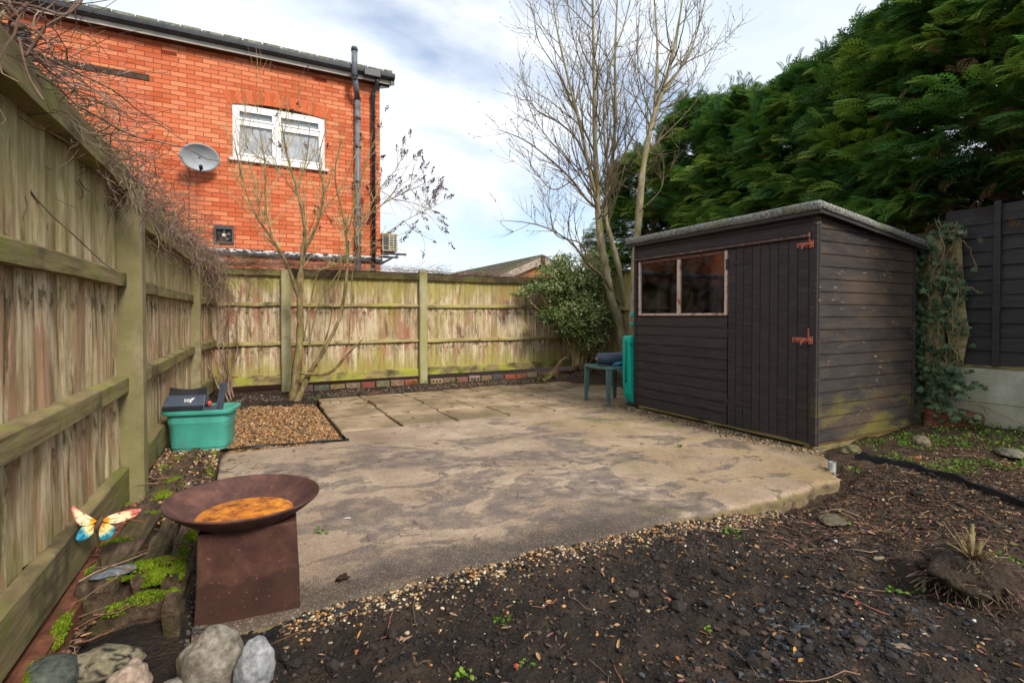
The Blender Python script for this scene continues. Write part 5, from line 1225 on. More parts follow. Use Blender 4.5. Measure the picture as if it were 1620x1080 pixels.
def ash(name_label, Y, stems, branches, cfg, seed, kids_per_m, group=None, base=None, minz=2.6, bl=(.7, 1.6)):
    global rng; rng = random.Random(seed)
    t = thing('bare_tree', name_label, 'tree', base)
    tk = MB(); br = MB(); tw = MB(); tips = []
    for k, (pl, depth_drift) in enumerate(stems):
        pts, rr = curve(px_stem(pl, Y, 0, depth_drift), 6); tk.tube(pts, knob(rr), 10)
        tot = sum((b - a).length for a, b in zip(pts[:-1], pts[1:]))
        for c in range(int(tot * kids_per_m)):
            i = rng.randrange(len(pts) - 2)
            if pts[i].z < minz: continue
            d0 = (pts[i + 1] - pts[i]).normalized(); side = d0.cross(Vector((rng.gauss(0, 1), rng.gauss(0, 1), .0))).normalized(); a = rng.uniform(.5, 1.0)
            grow(br, pts[i], d0 * math.cos(a) + side * math.sin(a), rng.uniform(*bl), min(rr[i] * .5, .014), 1, cfg, tips)
    for pl in branches:
        pts, rr = curve([(gy(x, y, Y + o), r) for x, y, r, o in pl], 5); br.tube(pts, knob(rr, .08), 7)
        tot = sum((b - a).length for a, b in zip(pts[:-1], pts[1:]))
        for c in range(int(tot * 5.5)):
            i = rng.randrange(2, len(pts) - 1); d0 = (pts[i] - pts[i - 1]).normalized(); side = (d0.cross(Vector((rng.gauss(0, 1), rng.gauss(0, 1), rng.gauss(0, 1)))).normalized() + Vector((0, 0, .7))).normalized()
            grow(br, pts[i], d0 * .6 + side * .8, rng.uniform(.35, .95), min(rr[i] * .55, .010), 1, cfg, tips)
        tips.append((pts[-1], (pts[-1] - pts[-2]).normalized(), 2))
    for (q, d, l) in tips:
        if rng.random() < .8: tw.tube([q - d * .01, q + d * .012, q + d * .03], [.002, .0065, .001], 4, cap=False)
    tk.build('trunk', M['bark_ash'], t, True); br.add(tw.v, tw.f); br.build('branches', M['bark_twig'], t, True)
    return t
CFG = dict(seg=.09, wob=.10, up=[0, .085, .10, .10], levels=3, kids=[0, 5.2, 0, 0], ang=(.45, .95), ratio=(.35, .75), minr=.0042)
stA = [([(992, 600, .085), (982, 520, .075), (967, 470, .07), (958, 420, .062), (948, 370, .055), (945, 300, .045), (941, 220, .036), (940, 130, .028), (938, 30, .02), (936, -80, .01)], .0),
       ([(1000, 600, .07), (993, 520, .06), (990, 480, .055), (978, 420, .048), (966, 375, .042), (958, 335, .036), (968, 260, .03), (974, 190, .025), (973, 90, .02), (978, -30, .01)], .03),
       ([(956, 400, .03), (948, 340, .032), (933, 270, .028), (918, 200, .022), (900, 130, .018), (880, 40, .012), (872, -40, .006)], -.03),
       ([(955, 345, .025), (962, 280, .022), (955, 200, .018), (962, 120, .015), (990, 30, .010), (1004, -40, .006)], .05)]
brA = [[(944, 330, .022, 0), (925, 312, .02, -.05), (905, 285, .017, -.1), (870, 252, .013, -.15), (830, 222, .009, -.2), (788, 205, .004, -.2)],
       [(980, 482, .022, 0), (955, 440, .021, -.1), (928, 415, .018, -.2), (905, 385, .014, -.3), (868, 362, .010, -.35), (832, 352, .007, -.4), (793, 349, .003, -.4)],
       [(930, 415, .014, -.2), (918, 385, .011, -.25), (880, 372, .008, -.3), (870, 335, .005, -.3), (865, 290, .003, -.3)],
       [(942, 290, .020, 0), (915, 225, .016, .1), (885, 195, .012, .15), (850, 175, .008, .2), (815, 130, .004, .2)],
       [(940, 240, .018, 0), (905, 165, .014, .1), (880, 110, .010, .1), (850, 60, .006, .1), (845, 10, .003, .1)],
       [(930, 265, .012, 0), (880, 300, .009, -.1), (850, 275, .006, -.1), (828, 240, .003, -.1)],
       [(945, 320, .014, 0), (905, 262, .01, .2), (860, 210, .008, .2), (835, 160, .005, .2), (818, 60, .002, .2)],
       [(960, 300, .016, .1), (985, 250, .012, .15), (1010, 200, .009, .2), (1035, 165, .006, .2), (1055, 110, .003, .2)],
       [(968, 250, .014, .1), (1000, 170, .010, .15), (1025, 110, .007, .15), (1035, 30, .004, .15)],
       [(950, 200, .014, 0), (925, 120, .010, 0), (905, 50, .007, 0), (895, -30, .003, 0)],
       [(952, 270, .014, 0), (1000, 300, .008, .1), (1030, 290, .005, .2), (1060, 262, .003, .2)]]
ash('tall bare multi-stemmed ash tree behind the green table', 7.15, stA, brA, CFG, 5, 6.5, base=gy(992, 590, 7.15) * 1.0)
stC = [([(1003, 560, .075), (1002, 500, .07), (1004, 430, .062), (1010, 350, .055), (1017, 270, .047), (1030, 200, .040), (1046, 150, .034), (1062, 95, .026), (1075, 30, .018), (1088, -60, .008)], .0),
       ([(1032, 205, .03), (1038, 140, .024), (1040, 80, .018), (1036, 10, .012), (1030, -50, .006)], .05),
       ([(1048, 150, .024), (1075, 110, .018), (1100, 60, .012), (1120, -20, .006)], .03)]
brC = [[(1050, 140, .016, 0), (1085, 100, .012, .1), (1115, 85, .009, .1), (1132, 70, .005, .1), (1148, 40, .003, .1)],
       [(1040, 175, .012, 0), (1080, 155, .009, -.1), (1110, 120, .006, -.1), (1140, 62, .003, -.1)],
       [(1024, 240, .010, 0), (1050, 215, .008, .1), (1080, 185, .006, .1), (1110, 150, .003, .1)],
       [(1020, 260, .010, 0), (1000, 225, .008, .1), (990, 180, .006, .1), (985, 110, .003, .1)],
       [(1016, 330, .008, -.1), (1045, 300, .007, -.2), (1050, 260, .005, -.2), (1042, 225, .003, -.2)],
       [(1034, 190, .012, 0), (1015, 140, .009, -.1), (1008, 80, .006, -.1), (1012, 10, .003, -.1)]]
ash('bare tan trunked tree rising behind the left end of the shed roof', 6.35, stC, brC, CFG, 9, 4.2, base=gy(1003, 560, 6.35) * 1.0, minz=3.4, bl=(.4, 1.1))

def lilac():
    global rng; rng = random.Random(21); Y = 7.35
    t = thing('bare_shrub', 'bare tan stemmed shrub with dark dry seed heads before the back fence', 'shrub', gy(470, 618, Y))
    st = [[(462, 640, .060, 0), (470, 580, .058, 0), (475, 520, .05, 0), (474, 460, .045, 0), (478, 410, .036, 0), (482, 360, .030, .05), (470, 300, .022, .1), (455, 250, .014, .1), (445, 190, .007, .1)],
          [(472, 470, .03, 0), (455, 420, .026, -.05), (432, 380, .020, -.1), (405, 340, .015, -.2), (385, 290, .010, -.2), (370, 220, .005, -.2)],
          [(480, 400, .024, 0), (500, 360, .020, .1), (512, 310, .015, .1), (505, 250, .010, .1), (520, 190, .005, .1)],
          [(432, 380, .014, -.1), (420, 330, .012, -.1), (420, 270, .009, -.1), (410, 200, .005, -.1)],
          [(468, 640, .045, -.1), (490, 590, .040, -.15), (515, 550, .030, -.2), (538, 500, .026, -.25), (548, 440, .022, -.3), (550, 400, .02, -.3), (545, 350, .016, -.3), (530, 280, .011, -.3), (540, 220, .006, -.3)],
          [(550, 400, .016, -.3), (575, 350, .013, -.3), (610, 320, .010, -.3), (650, 300, .006, -.35), (672, 290, .004, -.4)],
          [(545, 390, .014, -.3), (560, 330, .011, -.3), (575, 270, .008, -.3), (590, 230, .004, -.3)],
          [(575, 350, .010, -.3), (600, 300, .008, -.2), (625, 270, .005, -.2), (635, 250, .003, -.2)],
          [(548, 420, .010, -.3), (590, 385, .008, -.3), (640, 350, .006, -.3), (680, 330, .003, -.3)],
          [(475, 590, .025, -.2), (520, 590, .024, -.35), (550, 560, .018, -.5), (575, 535, .006, -.6)],
          [(500, 580, .014, -.2), (520, 520, .012, -.25), (535, 440, .010, -.2), (560, 370, .008, -.1), (565, 300, .004, -.1)],
          [(486, 560, .012, -.1), (505, 480, .011, -.2), (540, 420, .008, -.2), (500, 430, .004, -.2)],
          [(480, 540, .012, .1), (500, 440, .010, .1), (520, 420, .008, .1), (560, 405, .004, .1)],
          [(552, 545, .010, -.5), (556, 470, .009, -.5), (560, 420, .007, -.45), (585, 330, .004, -.4)],
          [(474, 440, .016, 0), (490, 380, .013, -.1), (515, 330, .010, -.15), (545, 290, .007, -.15), (560, 240, .004, -.15)],
          [(470, 300, .012, .1), (485, 250, .009, .1), (490, 200, .005, .1)], [(470, 310, .012, .1), (440, 270, .009, 0), (405, 245, .005, -.1)]]
    tk = MB(); br = MB(); tips = []
    cfg = dict(seg=.07, wob=.12, up=[0, .10, .10, .08], levels=3, kids=[0, 7.5, 0, 0], ang=(.35, .85), ratio=(.4, .8), minr=.0032)
    for pl in st:
        pts, rr = curve([(gy(x, y, Y + o), r) for x, y, r, o in pl], 6); tk.tube(pts, knob([q_ * (.78 if q_ < .04 else .95) for q_ in rr], .16), 8)
        tot = sum((b - a).length for a, b in zip(pts[:-1], pts[1:]))
        for c in range(int(tot * 9)):
            i = rng.randrange(2, len(pts) - 1)
            if pts[i].z < 1.7: continue
            d0 = (pts[i] - pts[i - 1]).normalized(); side = d0.cross(Vector((rng.gauss(0, 1), rng.gauss(0, .6), rng.gauss(0, 1)))).normalized(); a = rng.uniform(.4, .9)
            grow(br, pts[i], d0 * math.cos(a) + side * math.sin(a) + Vector((0, 0, .2)), rng.uniform(.3, .9) * (1 if pl[0][0] < 475 and pl[-1][0] < 525 else .55), min(rr[i] * .55, .008), 1, cfg, tips)
        tips.append((pts[-1], Vector((0, 0, 1)), 1))
    # right hand spray with seed heads
    for a, b in (((650, 300), (700, 345)), ((610, 320), (660, 265)), ((640, 350), (672, 385)), ((575, 270), (600, 250)), ((672, 290), (665, 265)), ((600, 300), (640, 330)), ((620, 315), (690, 320)), ((590, 385), (640, 395)), ((560, 330), (625, 300)), ((560, 250), (575, 225))):
        p = gy(*a, Y - .3); q = gy(*b, Y - .35 + rng.uniform(-.2, .2)); grow(br, p, q - p, (q - p).length * 1.15, .006, 1, dict(cfg, up=[0, .0, .03, .0]), tips)
    sd_ = MB(); P = []
    for (q, d, l) in tips:
        px = 810 + F_PX * ((np.array(q) - C0) @ Rv) / ((np.array(q) - C0) @ Fv); pr_ = min(1, max(0, (px - 555) / 90)) ** 1.2
        if rng.random() < pr_ * .6 + (.05 if px > 420 else 0): P.append((q, d))
    vs = []; 
    for q, d in P:
        ln = rng.uniform(.06, .14); m = int(ln * 280)
        for i in range(m):
            t_ = i / m; rad = .022 * (1 - t_ * .8); c = q + d * ln * t_ + Vector((rng.gauss(0, 1), rng.gauss(0, 1), rng.gauss(0, 1))) * rad * .8; vs.append((*c, rng.uniform(.004, .008)))
    V_ = np.array(vs); rs = np.random.RandomState(4); V, Fc = instance(ICO1[0], ICO1[1], V_[:, :3], rots(len(V_), rs), np.stack([V_[:, 3], V_[:, 3] * .6, V_[:, 3] * 1.7], -1))
    tk.build('stem', M['bark_shrub'], t, True); br.build('branches', M['lilac_twig'], t, True)
    mesh_np('seed_heads', V, Fc, M['seed'], t, True)
lilac()

# ================================================================== LEAVES
def leafcloud(name, root, P, N, size, mat, seed, shape='oval', rnd=None):
    rs = np.random.RandomState(seed); n = len(P)
    if shape == 'oval': tv = np.array([(0, 0, 0), (.28, .35, .05), (.30, .65, .03), (0, 1, -.06), (-.30, .65, .03), (-.28, .35, .05)]); tf = np.array([[0, 1, 5], [1, 2, 5], [5, 2, 4], [2, 3, 4]])
    if shape == 'ivy': tv = np.array([(0, 0, 0), (.5, -.05, .03), (.28, .3, .06), (.62, .5, 0), (.25, .62, .05), (0, 1, -.05), (-.25, .62, .05), (-.62, .5, 0), (-.28, .3, .06), (-.5, -.05, .03)]); tf = np.array([[0, 1, 2], [0, 2, 8], [0, 8, 9], [2, 3, 4], [2, 4, 8], [4, 6, 8], [4, 5, 6], [6, 7, 8]])
    # frame from normal N (leaf lies perpendicular to N), random spin
    N = N / np.linalg.norm(N, axis=1, keepdims=True); a = np.cross(N, rs.randn(n, 3)); a /= np.linalg.norm(a, axis=1, keepdims=True); b = np.cross(N, a)
    Rm = np.stack([a, b, N], -1); S = np.repeat(size[:, None], 3, 1)
    V, Fc = instance(tv, tf, P, Rm, S)
    r_ = rs.rand(n) if rnd is None else rnd
    return mesh_np(name, V, Fc, mat, root, False, np.repeat(r_, len(tv)))
def evergreen():
    global rng; rng = random.Random(31); Y = 7.45
    t = thing('evergreen_shrub', 'variegated evergreen shrub climbing over the right end of the back fence', 'shrub', gy(918, 585, Y))
    br = MB(); tips = []
    lobes = [(905, 465, 52, 45, 0), (935, 440, 45, 40, .1), (880, 440, 40, 32, -.0), (915, 500, 50, 32, -.15), (872, 500, 26, 16, -.15), (945, 500, 30, 42, 0), (930, 535, 36, 26, -.05), (890, 415, 22, 18, .1), (938, 410, 22, 22, .2), (826, 465, 12, 6, 0), (850, 455, 24, 9, 0), (900, 520, 28, 16, -.2)]
    P = []; k = 7.9 / F_PX; rs = np.random.RandomState(3)
    for (x, y, rx_, ry_, o) in lobes:
        c = np.array(gy(x, y, Y + o)); n = int(rx_ * ry_ * 2.6)
        d = rs.randn(n, 3); d /= np.linalg.norm(d, axis=1, keepdims=True); r_ = (rs.rand(n) ** .45) * (1 + .35 * rs.randn(n).clip(-1, 1) * .6)
        q = d * r_[:, None]; cl = np.array([mn.noise(Vector(v) * 2.5 + Vector((x, y, 0))) for v in q]); keep = cl > -.22
        q = q[keep]; P.append(c + q @ np.diag([rx_ * k, .30, ry_ * k]) @ np.eye(3))
        e = Vector(c); b0 = gy(918 + rng.uniform(-10, 10), 580, Y); m = (e + b0) / 2 + Vector((rng.uniform(-.1, .1), .0, .1)); pts, rr = curve([(b0, .014), (m, .010), (e, .005)], 6); br.tube(pts, rr, 6)
    for i in range(14):
        b0 = gy(918 + rng.uniform(-14, 14), 583, Y); e = gy(rng.uniform(880, 955), rng.uniform(470, 520), Y + rng.uniform(-.2, .1)); m = b0.lerp(e, .5) + Vector((rng.uniform(-.12, .12), 0, 0)); pts, rr = curve([(b0, .012), (m, .009), (e, .004)], 5); br.tube(pts, rr, 5)
    P = np.concatenate(P); P = P[~((P[:, 1] > 7.80) & (P[:, 2] < 1.80))]
    N = rs.randn(len(P), 3) * .7 + np.array([0, -.5, .8]); cl = vnoise(P[:, 0] * 9 + 50, P[:, 2] * 9 + 50)
    leafcloud('leaves', t, P, N, rs.uniform(.026, .055, len(P)), M['ever'], 6, rnd=np.clip(rs.rand(len(P)) * .75 + (cl - .4) * .8, 0, 1))
    br.build('stem', M['bark_lilac'], t, True)
evergreen()

# conifer hedge -------------------------------------------------------------
def frond_template():
    V = []; Fc = []
    rib = lambda t: np.array([0, t, .12 * math.sin(t * 2.2) - .34 * t * t])
    def blade(p, q, w_, dz):
        d = q - p; e = np.cross(d, [0, 0, 1]); e /= np.linalg.norm(e) + 1e-9; m = p + d * .38; n = len(V)
        V.extend([p, m + e * w_ + [0, 0, -dz], q, m - e * w_ + [0, 0, -dz], m + [0, 0, dz * .6]]); Fc.extend([[n, n + 1, n + 4], [n + 1, n + 2, n + 4], [n + 2, n + 3, n + 4], [n + 3, n, n + 4]])
    blade(rib(.0), rib(.55), .012, .004); blade(rib(.5), rib(1.0), .035, .01)
    for i in range(1, 8):
        t = i / 8.2; p = rib(t)
        for s in (-1, 1):
            ln = .40 * math.sin(math.pi * min(1, t * .80 + .25)) + .06; d = np.array([s * .74, .64, -.16]); d /= np.linalg.norm(d); q = p + d * ln; pe = np.array([-d[1], d[0], 0]) * s
            blade(p, q, .022, .008)
            for u, s2 in ((.35, 1), (.45, -1), (.68, 1)):
                m = p + (q - p) * u; dd = d * .8 + pe * s2 * .6; blade(m, m + dd * ln * .42 * (1.1 - u * .6) + np.array([0, 0, -.02]), .018, .006)
    return np.array(V), np.array(Fc)
FT = frond_template()
def frame_along(D, up, rs, roll=.5):
    D = D / np.linalg.norm(D, axis=1, keepdims=True); u = up + rs.randn(*D.shape) * roll; X = np.cross(D, u); X /= np.linalg.norm(X, axis=1, keepdims=True); Z = np.cross(X, D); return np.stack([X, D, Z], -1)
def conifer(i, x, y, top, rad, n, label, seed, zlo=1.75):
    rs = np.random.RandomState(seed); t = thing('conifer_tree', label, 'tree', (x, y, 0), group=None)
    # whorled boughs first: clumps of fronds sit along boughs
    nb = n // 34; zb = zlo + (top - zlo) * rs.rand(nb) ** .9; az = rs.rand(nb) * 6.283
    prof = lambda z: rad * np.clip(1.08 - ((z - zlo) / (top - zlo)) ** 2.6, .10, 1) * (1 - .12 * np.clip(1 - (z - zlo) / .6, 0, 1))
    Rb = prof(zb) * rs.uniform(.78, 1.16, nb)
    P = []; D = []; S = []; C = []; br = MB()
    for b in range(nb):
        a, z, r_ = az[b], zb[b], Rb[b]; dirh = np.array([math.cos(a), math.sin(a), 0]); rise = rs.uniform(.05, .45); rise += .5 * max(0, (z - top + 1.2)); k = 26
        s_ = .35 + .65 * rs.rand(k) ** .55; pos = np.array([x, y, z]) + dirh * (r_ * s_)[:, None]; pos[:, 2] += r_ * rise * s_ ** 1.3 - .10 * s_ ** 3 * r_ - .15
        side = np.cross(dirh, [0, 0, 1]); lat = rs.randn(k) * .16 * (1.1 - .4 * s_); pos += side * lat[:, None]; pos[:, 2] += rs.randn(k) * .06
        d = dirh * 1.0 + side * (np.sign(lat) * rs.uniform(.1, .9, k))[:, None] + np.array([0, 0, 1]) * (rise * .8 + rs.randn(k) * .22 - .15)[:, None]
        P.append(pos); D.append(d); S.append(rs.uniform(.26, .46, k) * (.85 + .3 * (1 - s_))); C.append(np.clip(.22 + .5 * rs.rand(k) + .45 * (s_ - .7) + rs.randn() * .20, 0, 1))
        c0 = np.array([x, y, z - .15]); pts = [c0 + dirh * r_ * u + np.array([0, 0, r_ * rise * u ** 1.3 - .10 * u ** 3 * r_]) for u in (0, .3, .6, .9)]
        if b % 2 == 0: br.tube(pts, [.018, .014, .009, .004], 4, cap=False)
    # upright leader tips along the crest
    m = 44; a = rs.rand(m) * 6.283; rr = rad * .75 * np.sqrt(rs.rand(m)); tp = np.stack([x + rr * np.cos(a), y + rr * np.sin(a), top - .02 - rs.rand(m) * .6 - (rr / rad) ** 2 * .9], -1)
    for u in range(5): P.append(tp + np.array([0, 0, .09 * u])); D.append(np.array([0, 0, 1.]) + rs.randn(m, 3) * .35); S.append(np.full(m, .34 - .04 * u)); C.append(rs.rand(m) * .5)
    P, D, S, C = map(np.concatenate, (P, D, S, C)); keep = P[:, 2] > 1.35; keep &= ~((P[:, 0] < 5.78) & (P[:, 1] < 5.2) & (P[:, 2] < 2.08)); P, D, S, C = P[keep], D[keep], S[keep], C[keep]
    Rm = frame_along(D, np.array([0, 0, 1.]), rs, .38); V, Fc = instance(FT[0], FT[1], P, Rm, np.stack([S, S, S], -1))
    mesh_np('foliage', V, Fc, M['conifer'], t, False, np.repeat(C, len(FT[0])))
    # a few dead brown fronds in the skirt
    k = n // 22; a = rs.rand(k) * 6.283; z = zlo + .1 + rs.rand(k) ** 2 * 2.2; r_ = prof(z) * rs.uniform(.5, .98, k); P = np.stack([x + r_ * np.cos(a), y + r_ * np.sin(a), z], -1); D = np.stack([np.cos(a), np.sin(a), rs.uniform(-.9, .1, k)], -1)
    V, Fc = instance(FT[0], FT[1], P, frame_along(D, np.array([0, 0, 1.]), rs, .8), np.repeat(rs.uniform(.16, .26, (k, 1)), 3, 1)); mesh_np('dead_foliage', V, Fc, M['brownfrond'], t, False, np.repeat(rs.rand(k), len(FT[0])))
    tk = MB(); tk.tube([(x, y, -.05), (x + .02, y, 1.), (x, y + .03, 2.2), (x, y, top * .7), (x, y, top - .2)], [.13, .11, .09, .05, .01], 10); tk.build('trunk', M['bark_dark'], t, True); br.build('bough', M['bark_dark'], t)
CT = [(8.0, 8.9, 4.65, 1.1, 4200, 'small leftmost conifer of the hedge nearest the bare trees'), (8.1, 7.5, 5.3, 1.15, 4600, 'dark green conifer second from left above the shed window'),
      (7.75, 6.0, 4.85, 1.2, 5200, 'bright green conifer in the hedge above middle of the shed roof'), (7.5, 4.7, 4.65, 1.2, 5400, 'feathery conifer in the hedge above the shed door'),
      (7.35, 3.5, 4.85, 1.25, 6000, 'tall conifer in the hedge above right end of shed roof'), (6.95, 2.35, 5.6, 1.3, 6000, 'large dark conifer with bronze tips overhanging the ivy post'), (6.95, 1.0, 5.8, 1.35, 5200, 'large conifer at the right edge above the black fence')]
for i, (x, y, tp, rd, n, lb) in enumerate(CT): conifer(i, x, y, tp, rd, n, lb, 100 + i, 1.85 if i > 4 else 1.75)

# ================================================================== CLIMBERS
def climber():
    global rng; rng = random.Random(77)
    t = thing('dead_climber', 'tangle of dead brown climber stems along the top of the left fence', 'climbing plant', (-.62, 4.0, 1.75))
    mb = MB(); thick = MB()
    def strand(p, d, L_, r, droop, wob=.22, n=9, dst=None):
        q = p.copy(); pts = [q.copy()]; d = d.normalized()
        for i in range(n):
            d = (d + Vector((rng.gauss(0, 1), rng.gauss(0, 1), rng.gauss(0, .8))) * wob + Vector((0, 0, droop))).normalized(); q = q + d * L_ / n; pts.append(q.copy())
        (dst or mb).tube(pts, [r * (1 - .6 * i / n) for i in range(n + 1)], 3 if r < .003 else 4, cap=False); return pts, d
    path = [(-.78, .9, 1.95), (-.74, 1.6, 1.93), (-.70, 2.4, 1.88), (-.66, 3.3, 1.82), (-.63, 4.2, 1.79), (-.60, 5.2, 1.80), (-.56, 6.4, 1.82), (-.45, 7.5, 1.82)]
    bulk = [.15, .14, .12, .11, .09, .10, .12, .13]
    def at(u):
        f = u * (len(path) - 1); i = min(int(f), len(path) - 2); a = f - i
        return Vector(path[i]).lerp(Vector(path[i + 1]), a), bulk[i] * (1 - a) + bulk[i + 1] * a
    def clear(p): return p
    for i in range(2300):
        u = rng.random() ** .8; c, b = at(u); a = rng.uniform(0, 6.283); r_ = b * rng.random() ** .6
        p = c + Vector((math.cos(a) * r_ * .9, 0, math.sin(a) * r_ * .8)); d = Vector((rng.gauss(.15, .6), rng.choice((-1, 1)) * rng.uniform(.4, 1.4), rng.gauss(.05, .5)))
        strand(p, d, rng.uniform(.15, .6), rng.uniform(.0013, .0042) , -.03, .42, 11)
    for i in range(420):   # loose whiskers reaching out and up
        u = rng.random(); c, b = at(u); strand(c, Vector((rng.gauss(.5, .5), rng.gauss(.2, .6), rng.uniform(-.1, 1.))), rng.uniform(.25, .6), rng.uniform(.0010, .002), -.05, .2)
    for i in range(26):
        u = rng.random() * .9; c, b = at(u); strand(c + Vector((rng.gauss(0, .05), 0, rng.gauss(-.03, .03))), Vector((.02, 1, 0)), rng.uniform(1., 2.), rng.uniform(.004, .010), -.005, .10, 16, thick)
    # clumps hanging down at the posts and the corner curtain
    for (x, y, z, sx, sy, n, L0, L1) in ((-.50, 3.25, 1.80, .05, .13, 45, .12, .34), (-.44, 6.45, 1.80, .06, .15, 45, .15, .5), (-.38, 7.45, 1.78, .05, .18, 90, .4, 1.3), (-.33, 7.72, 1.75, .05, .06, 80, .3, 1.3)):
        for i in range(n): strand(Vector((x + rng.gauss(0, sx), y + rng.gauss(0, sy), z + rng.uniform(-.05, .12))), Vector((rng.gauss(.1, .3), rng.gauss(0, .3), -1)), rng.uniform(L0, L1), rng.uniform(.0018, .0045), -.15, .30, 12)
    # root stock in the corner
    for i in range(9): strand(Vector((-.22 + rng.gauss(0, .05), 7.6 + rng.gauss(0, .06), .02)), Vector((rng.gauss(-.1, .15), 0, 1)), rng.uniform(.6, 1.7), rng.uniform(.010, .02), .06, .12, 14, thick)
    # long stems near the camera at the top left of view
    for pl in ([(8, 110, .008), (12, 60, .008), (20, 30, .007), (45, 5, .006)], [(20, 5, .006), (60, 12, .005), (100, 24, .004), (122, 10, .004), (133, -4, .003)], [(40, 90, .005), (70, 45, .004), (100, 25, .003), (125, 2, .003)], [(30, 60, .005), (45, 120, .004), (70, 160, .003)], [(60, 90, .003), (110, 130, .003), (160, 150, .002), (192, 178, .0015)], [(25, 40, .012), (12, 70, .012), (8, 140, .011)]):
        pts, rr = curve([(gx(x, y, -.62) if x < 15 else gy(x, y, 1.9), r * .8) for x, y, r in pl], 6); thick.tube(pts, rr, 6)
    mb.build('twigs', M['vine'], t); thick.build('stem', M['vine'], t, True)
    t2 = thing('dead_climber', 'thin dead climber twigs lying along the top of the back fence', 'climbing plant', (1.5, 7.9, 1.78)); mb = MB()
    for i in range(900):
        x = -.3 + 4.9 * rng.random() ** 1.7; k = max(.25, 1 - x / 4.5)
        strand(Vector((x, 7.86 + rng.gauss(0, .07), 1.79 + abs(rng.gauss(0, .045)) * k)), Vector((rng.choice((-1, 1)), rng.gauss(0, .3), rng.gauss(.08, .25))), rng.uniform(.15, .55), rng.uniform(.0014, .003), -.03, .2)
    for i in range(110):
        x = rng.uniform(-.3, 3.2); strand(Vector((x, 7.82, 1.79)), Vector((rng.gauss(0, .6), -.1, rng.choice((1, 1, -1)))), rng.uniform(.12, .32), .0017, -.05, .25)
    for i in range(70):   # trails down the face of the first bays
        x = rng.uniform(-.3, .45) if i < 55 else rng.uniform(.5, 3.); strand(Vector((x, 7.855, rng.uniform(.4, 1.65))), Vector((rng.gauss(0, .6), 0, rng.gauss(-.3, .8))), rng.uniform(.2, .6), .0022, -.02, .12)
    mb.build('twigs', M['vine'], t2)
climber()
def ivy():
    global rng; rng = random.Random(5)
    t = thing('ivy', 'ivy climbing over the concrete post beside the shed', 'climbing plant', (5.83, 2.45, 0)); rs = np.random.RandomState(5); n = 1000
    P = []; N = []
    for i in range(n):
        u = rng.random(); z = .08 + 1.85 * u
        if rng.random() < .62: P.append((5.80 + rng.gauss(0, .035), 2.50 + rng.gauss(0, .10) - .03, z)); N.append((-1, -.5, .5))
        else: P.append((5.86 + rng.gauss(0, .02), 2.40 + rng.gauss(0, .085), z if rng.random() > .3 else 1.2 + .7 * rng.random())); N.append((-.9, -.6, .4))
    for i in range(260): P.append((5.76 + rng.gauss(0, .07), 2.33 + rng.gauss(0, .10), .15 + .45 * rng.random() ** 1.4)); N.append((-.8, -.6, .7))
    for i in range(700): P.append((5.84 + rng.gauss(0, .05), 2.62 + rng.gauss(0, .04), .3 + 1.55 * rng.random())); N.append((-.6, -1, .4))
    P = np.array(P); cl = np.array([mn.noise(Vector(p) * 5) for p in P]); kp = cl > -.16; P = P[kp]; N = np.array(N)[kp] + rs.randn(len(P), 3) * .38
    leafcloud('leaves', t, P, N, rs.uniform(.018, .062, len(P)), M['ivy'], 5, 'ivy')
    mb = MB()
    for i in range(46):
        x = 5.82; y = 2.47 + rng.gauss(0, .07); z0 = rng.uniform(.05, 1.2); q = Vector((x, y, z0)); pts = []
        for k in range(16): pts.append(q.copy()); q = q + Vector((rng.gauss(0, .008), rng.gauss(0, .022), .055)); q.x = min(q.x, 5.84)
        mb.tube(pts, rng.uniform(.002, .006), 5)
    for (a, b, c) in (((1496, 625), (1545, 640), (1620, 672)), ((1480, 600), (1530, 625), (1565, 655)), ((1490, 470), (1530, 455), (1552, 465)), ((1500, 395), (1525, 380), (1545, 425)), ((1500, 560), (1520, 520), (1528, 505))):
        pts, rr = curve([(gx(a[0], a[1], 5.83), .005), (gx(b[0], b[1], 5.84), .004), (gx(c[0], c[1], 5.86), .003)], 8); mb.tube([p + Vector((0, rng.gauss(0, .006), rng.gauss(0, .008))) for p in pts], rr, 5)
    mb.build('vine', M['bark_lilac'], t, True)
ivy()

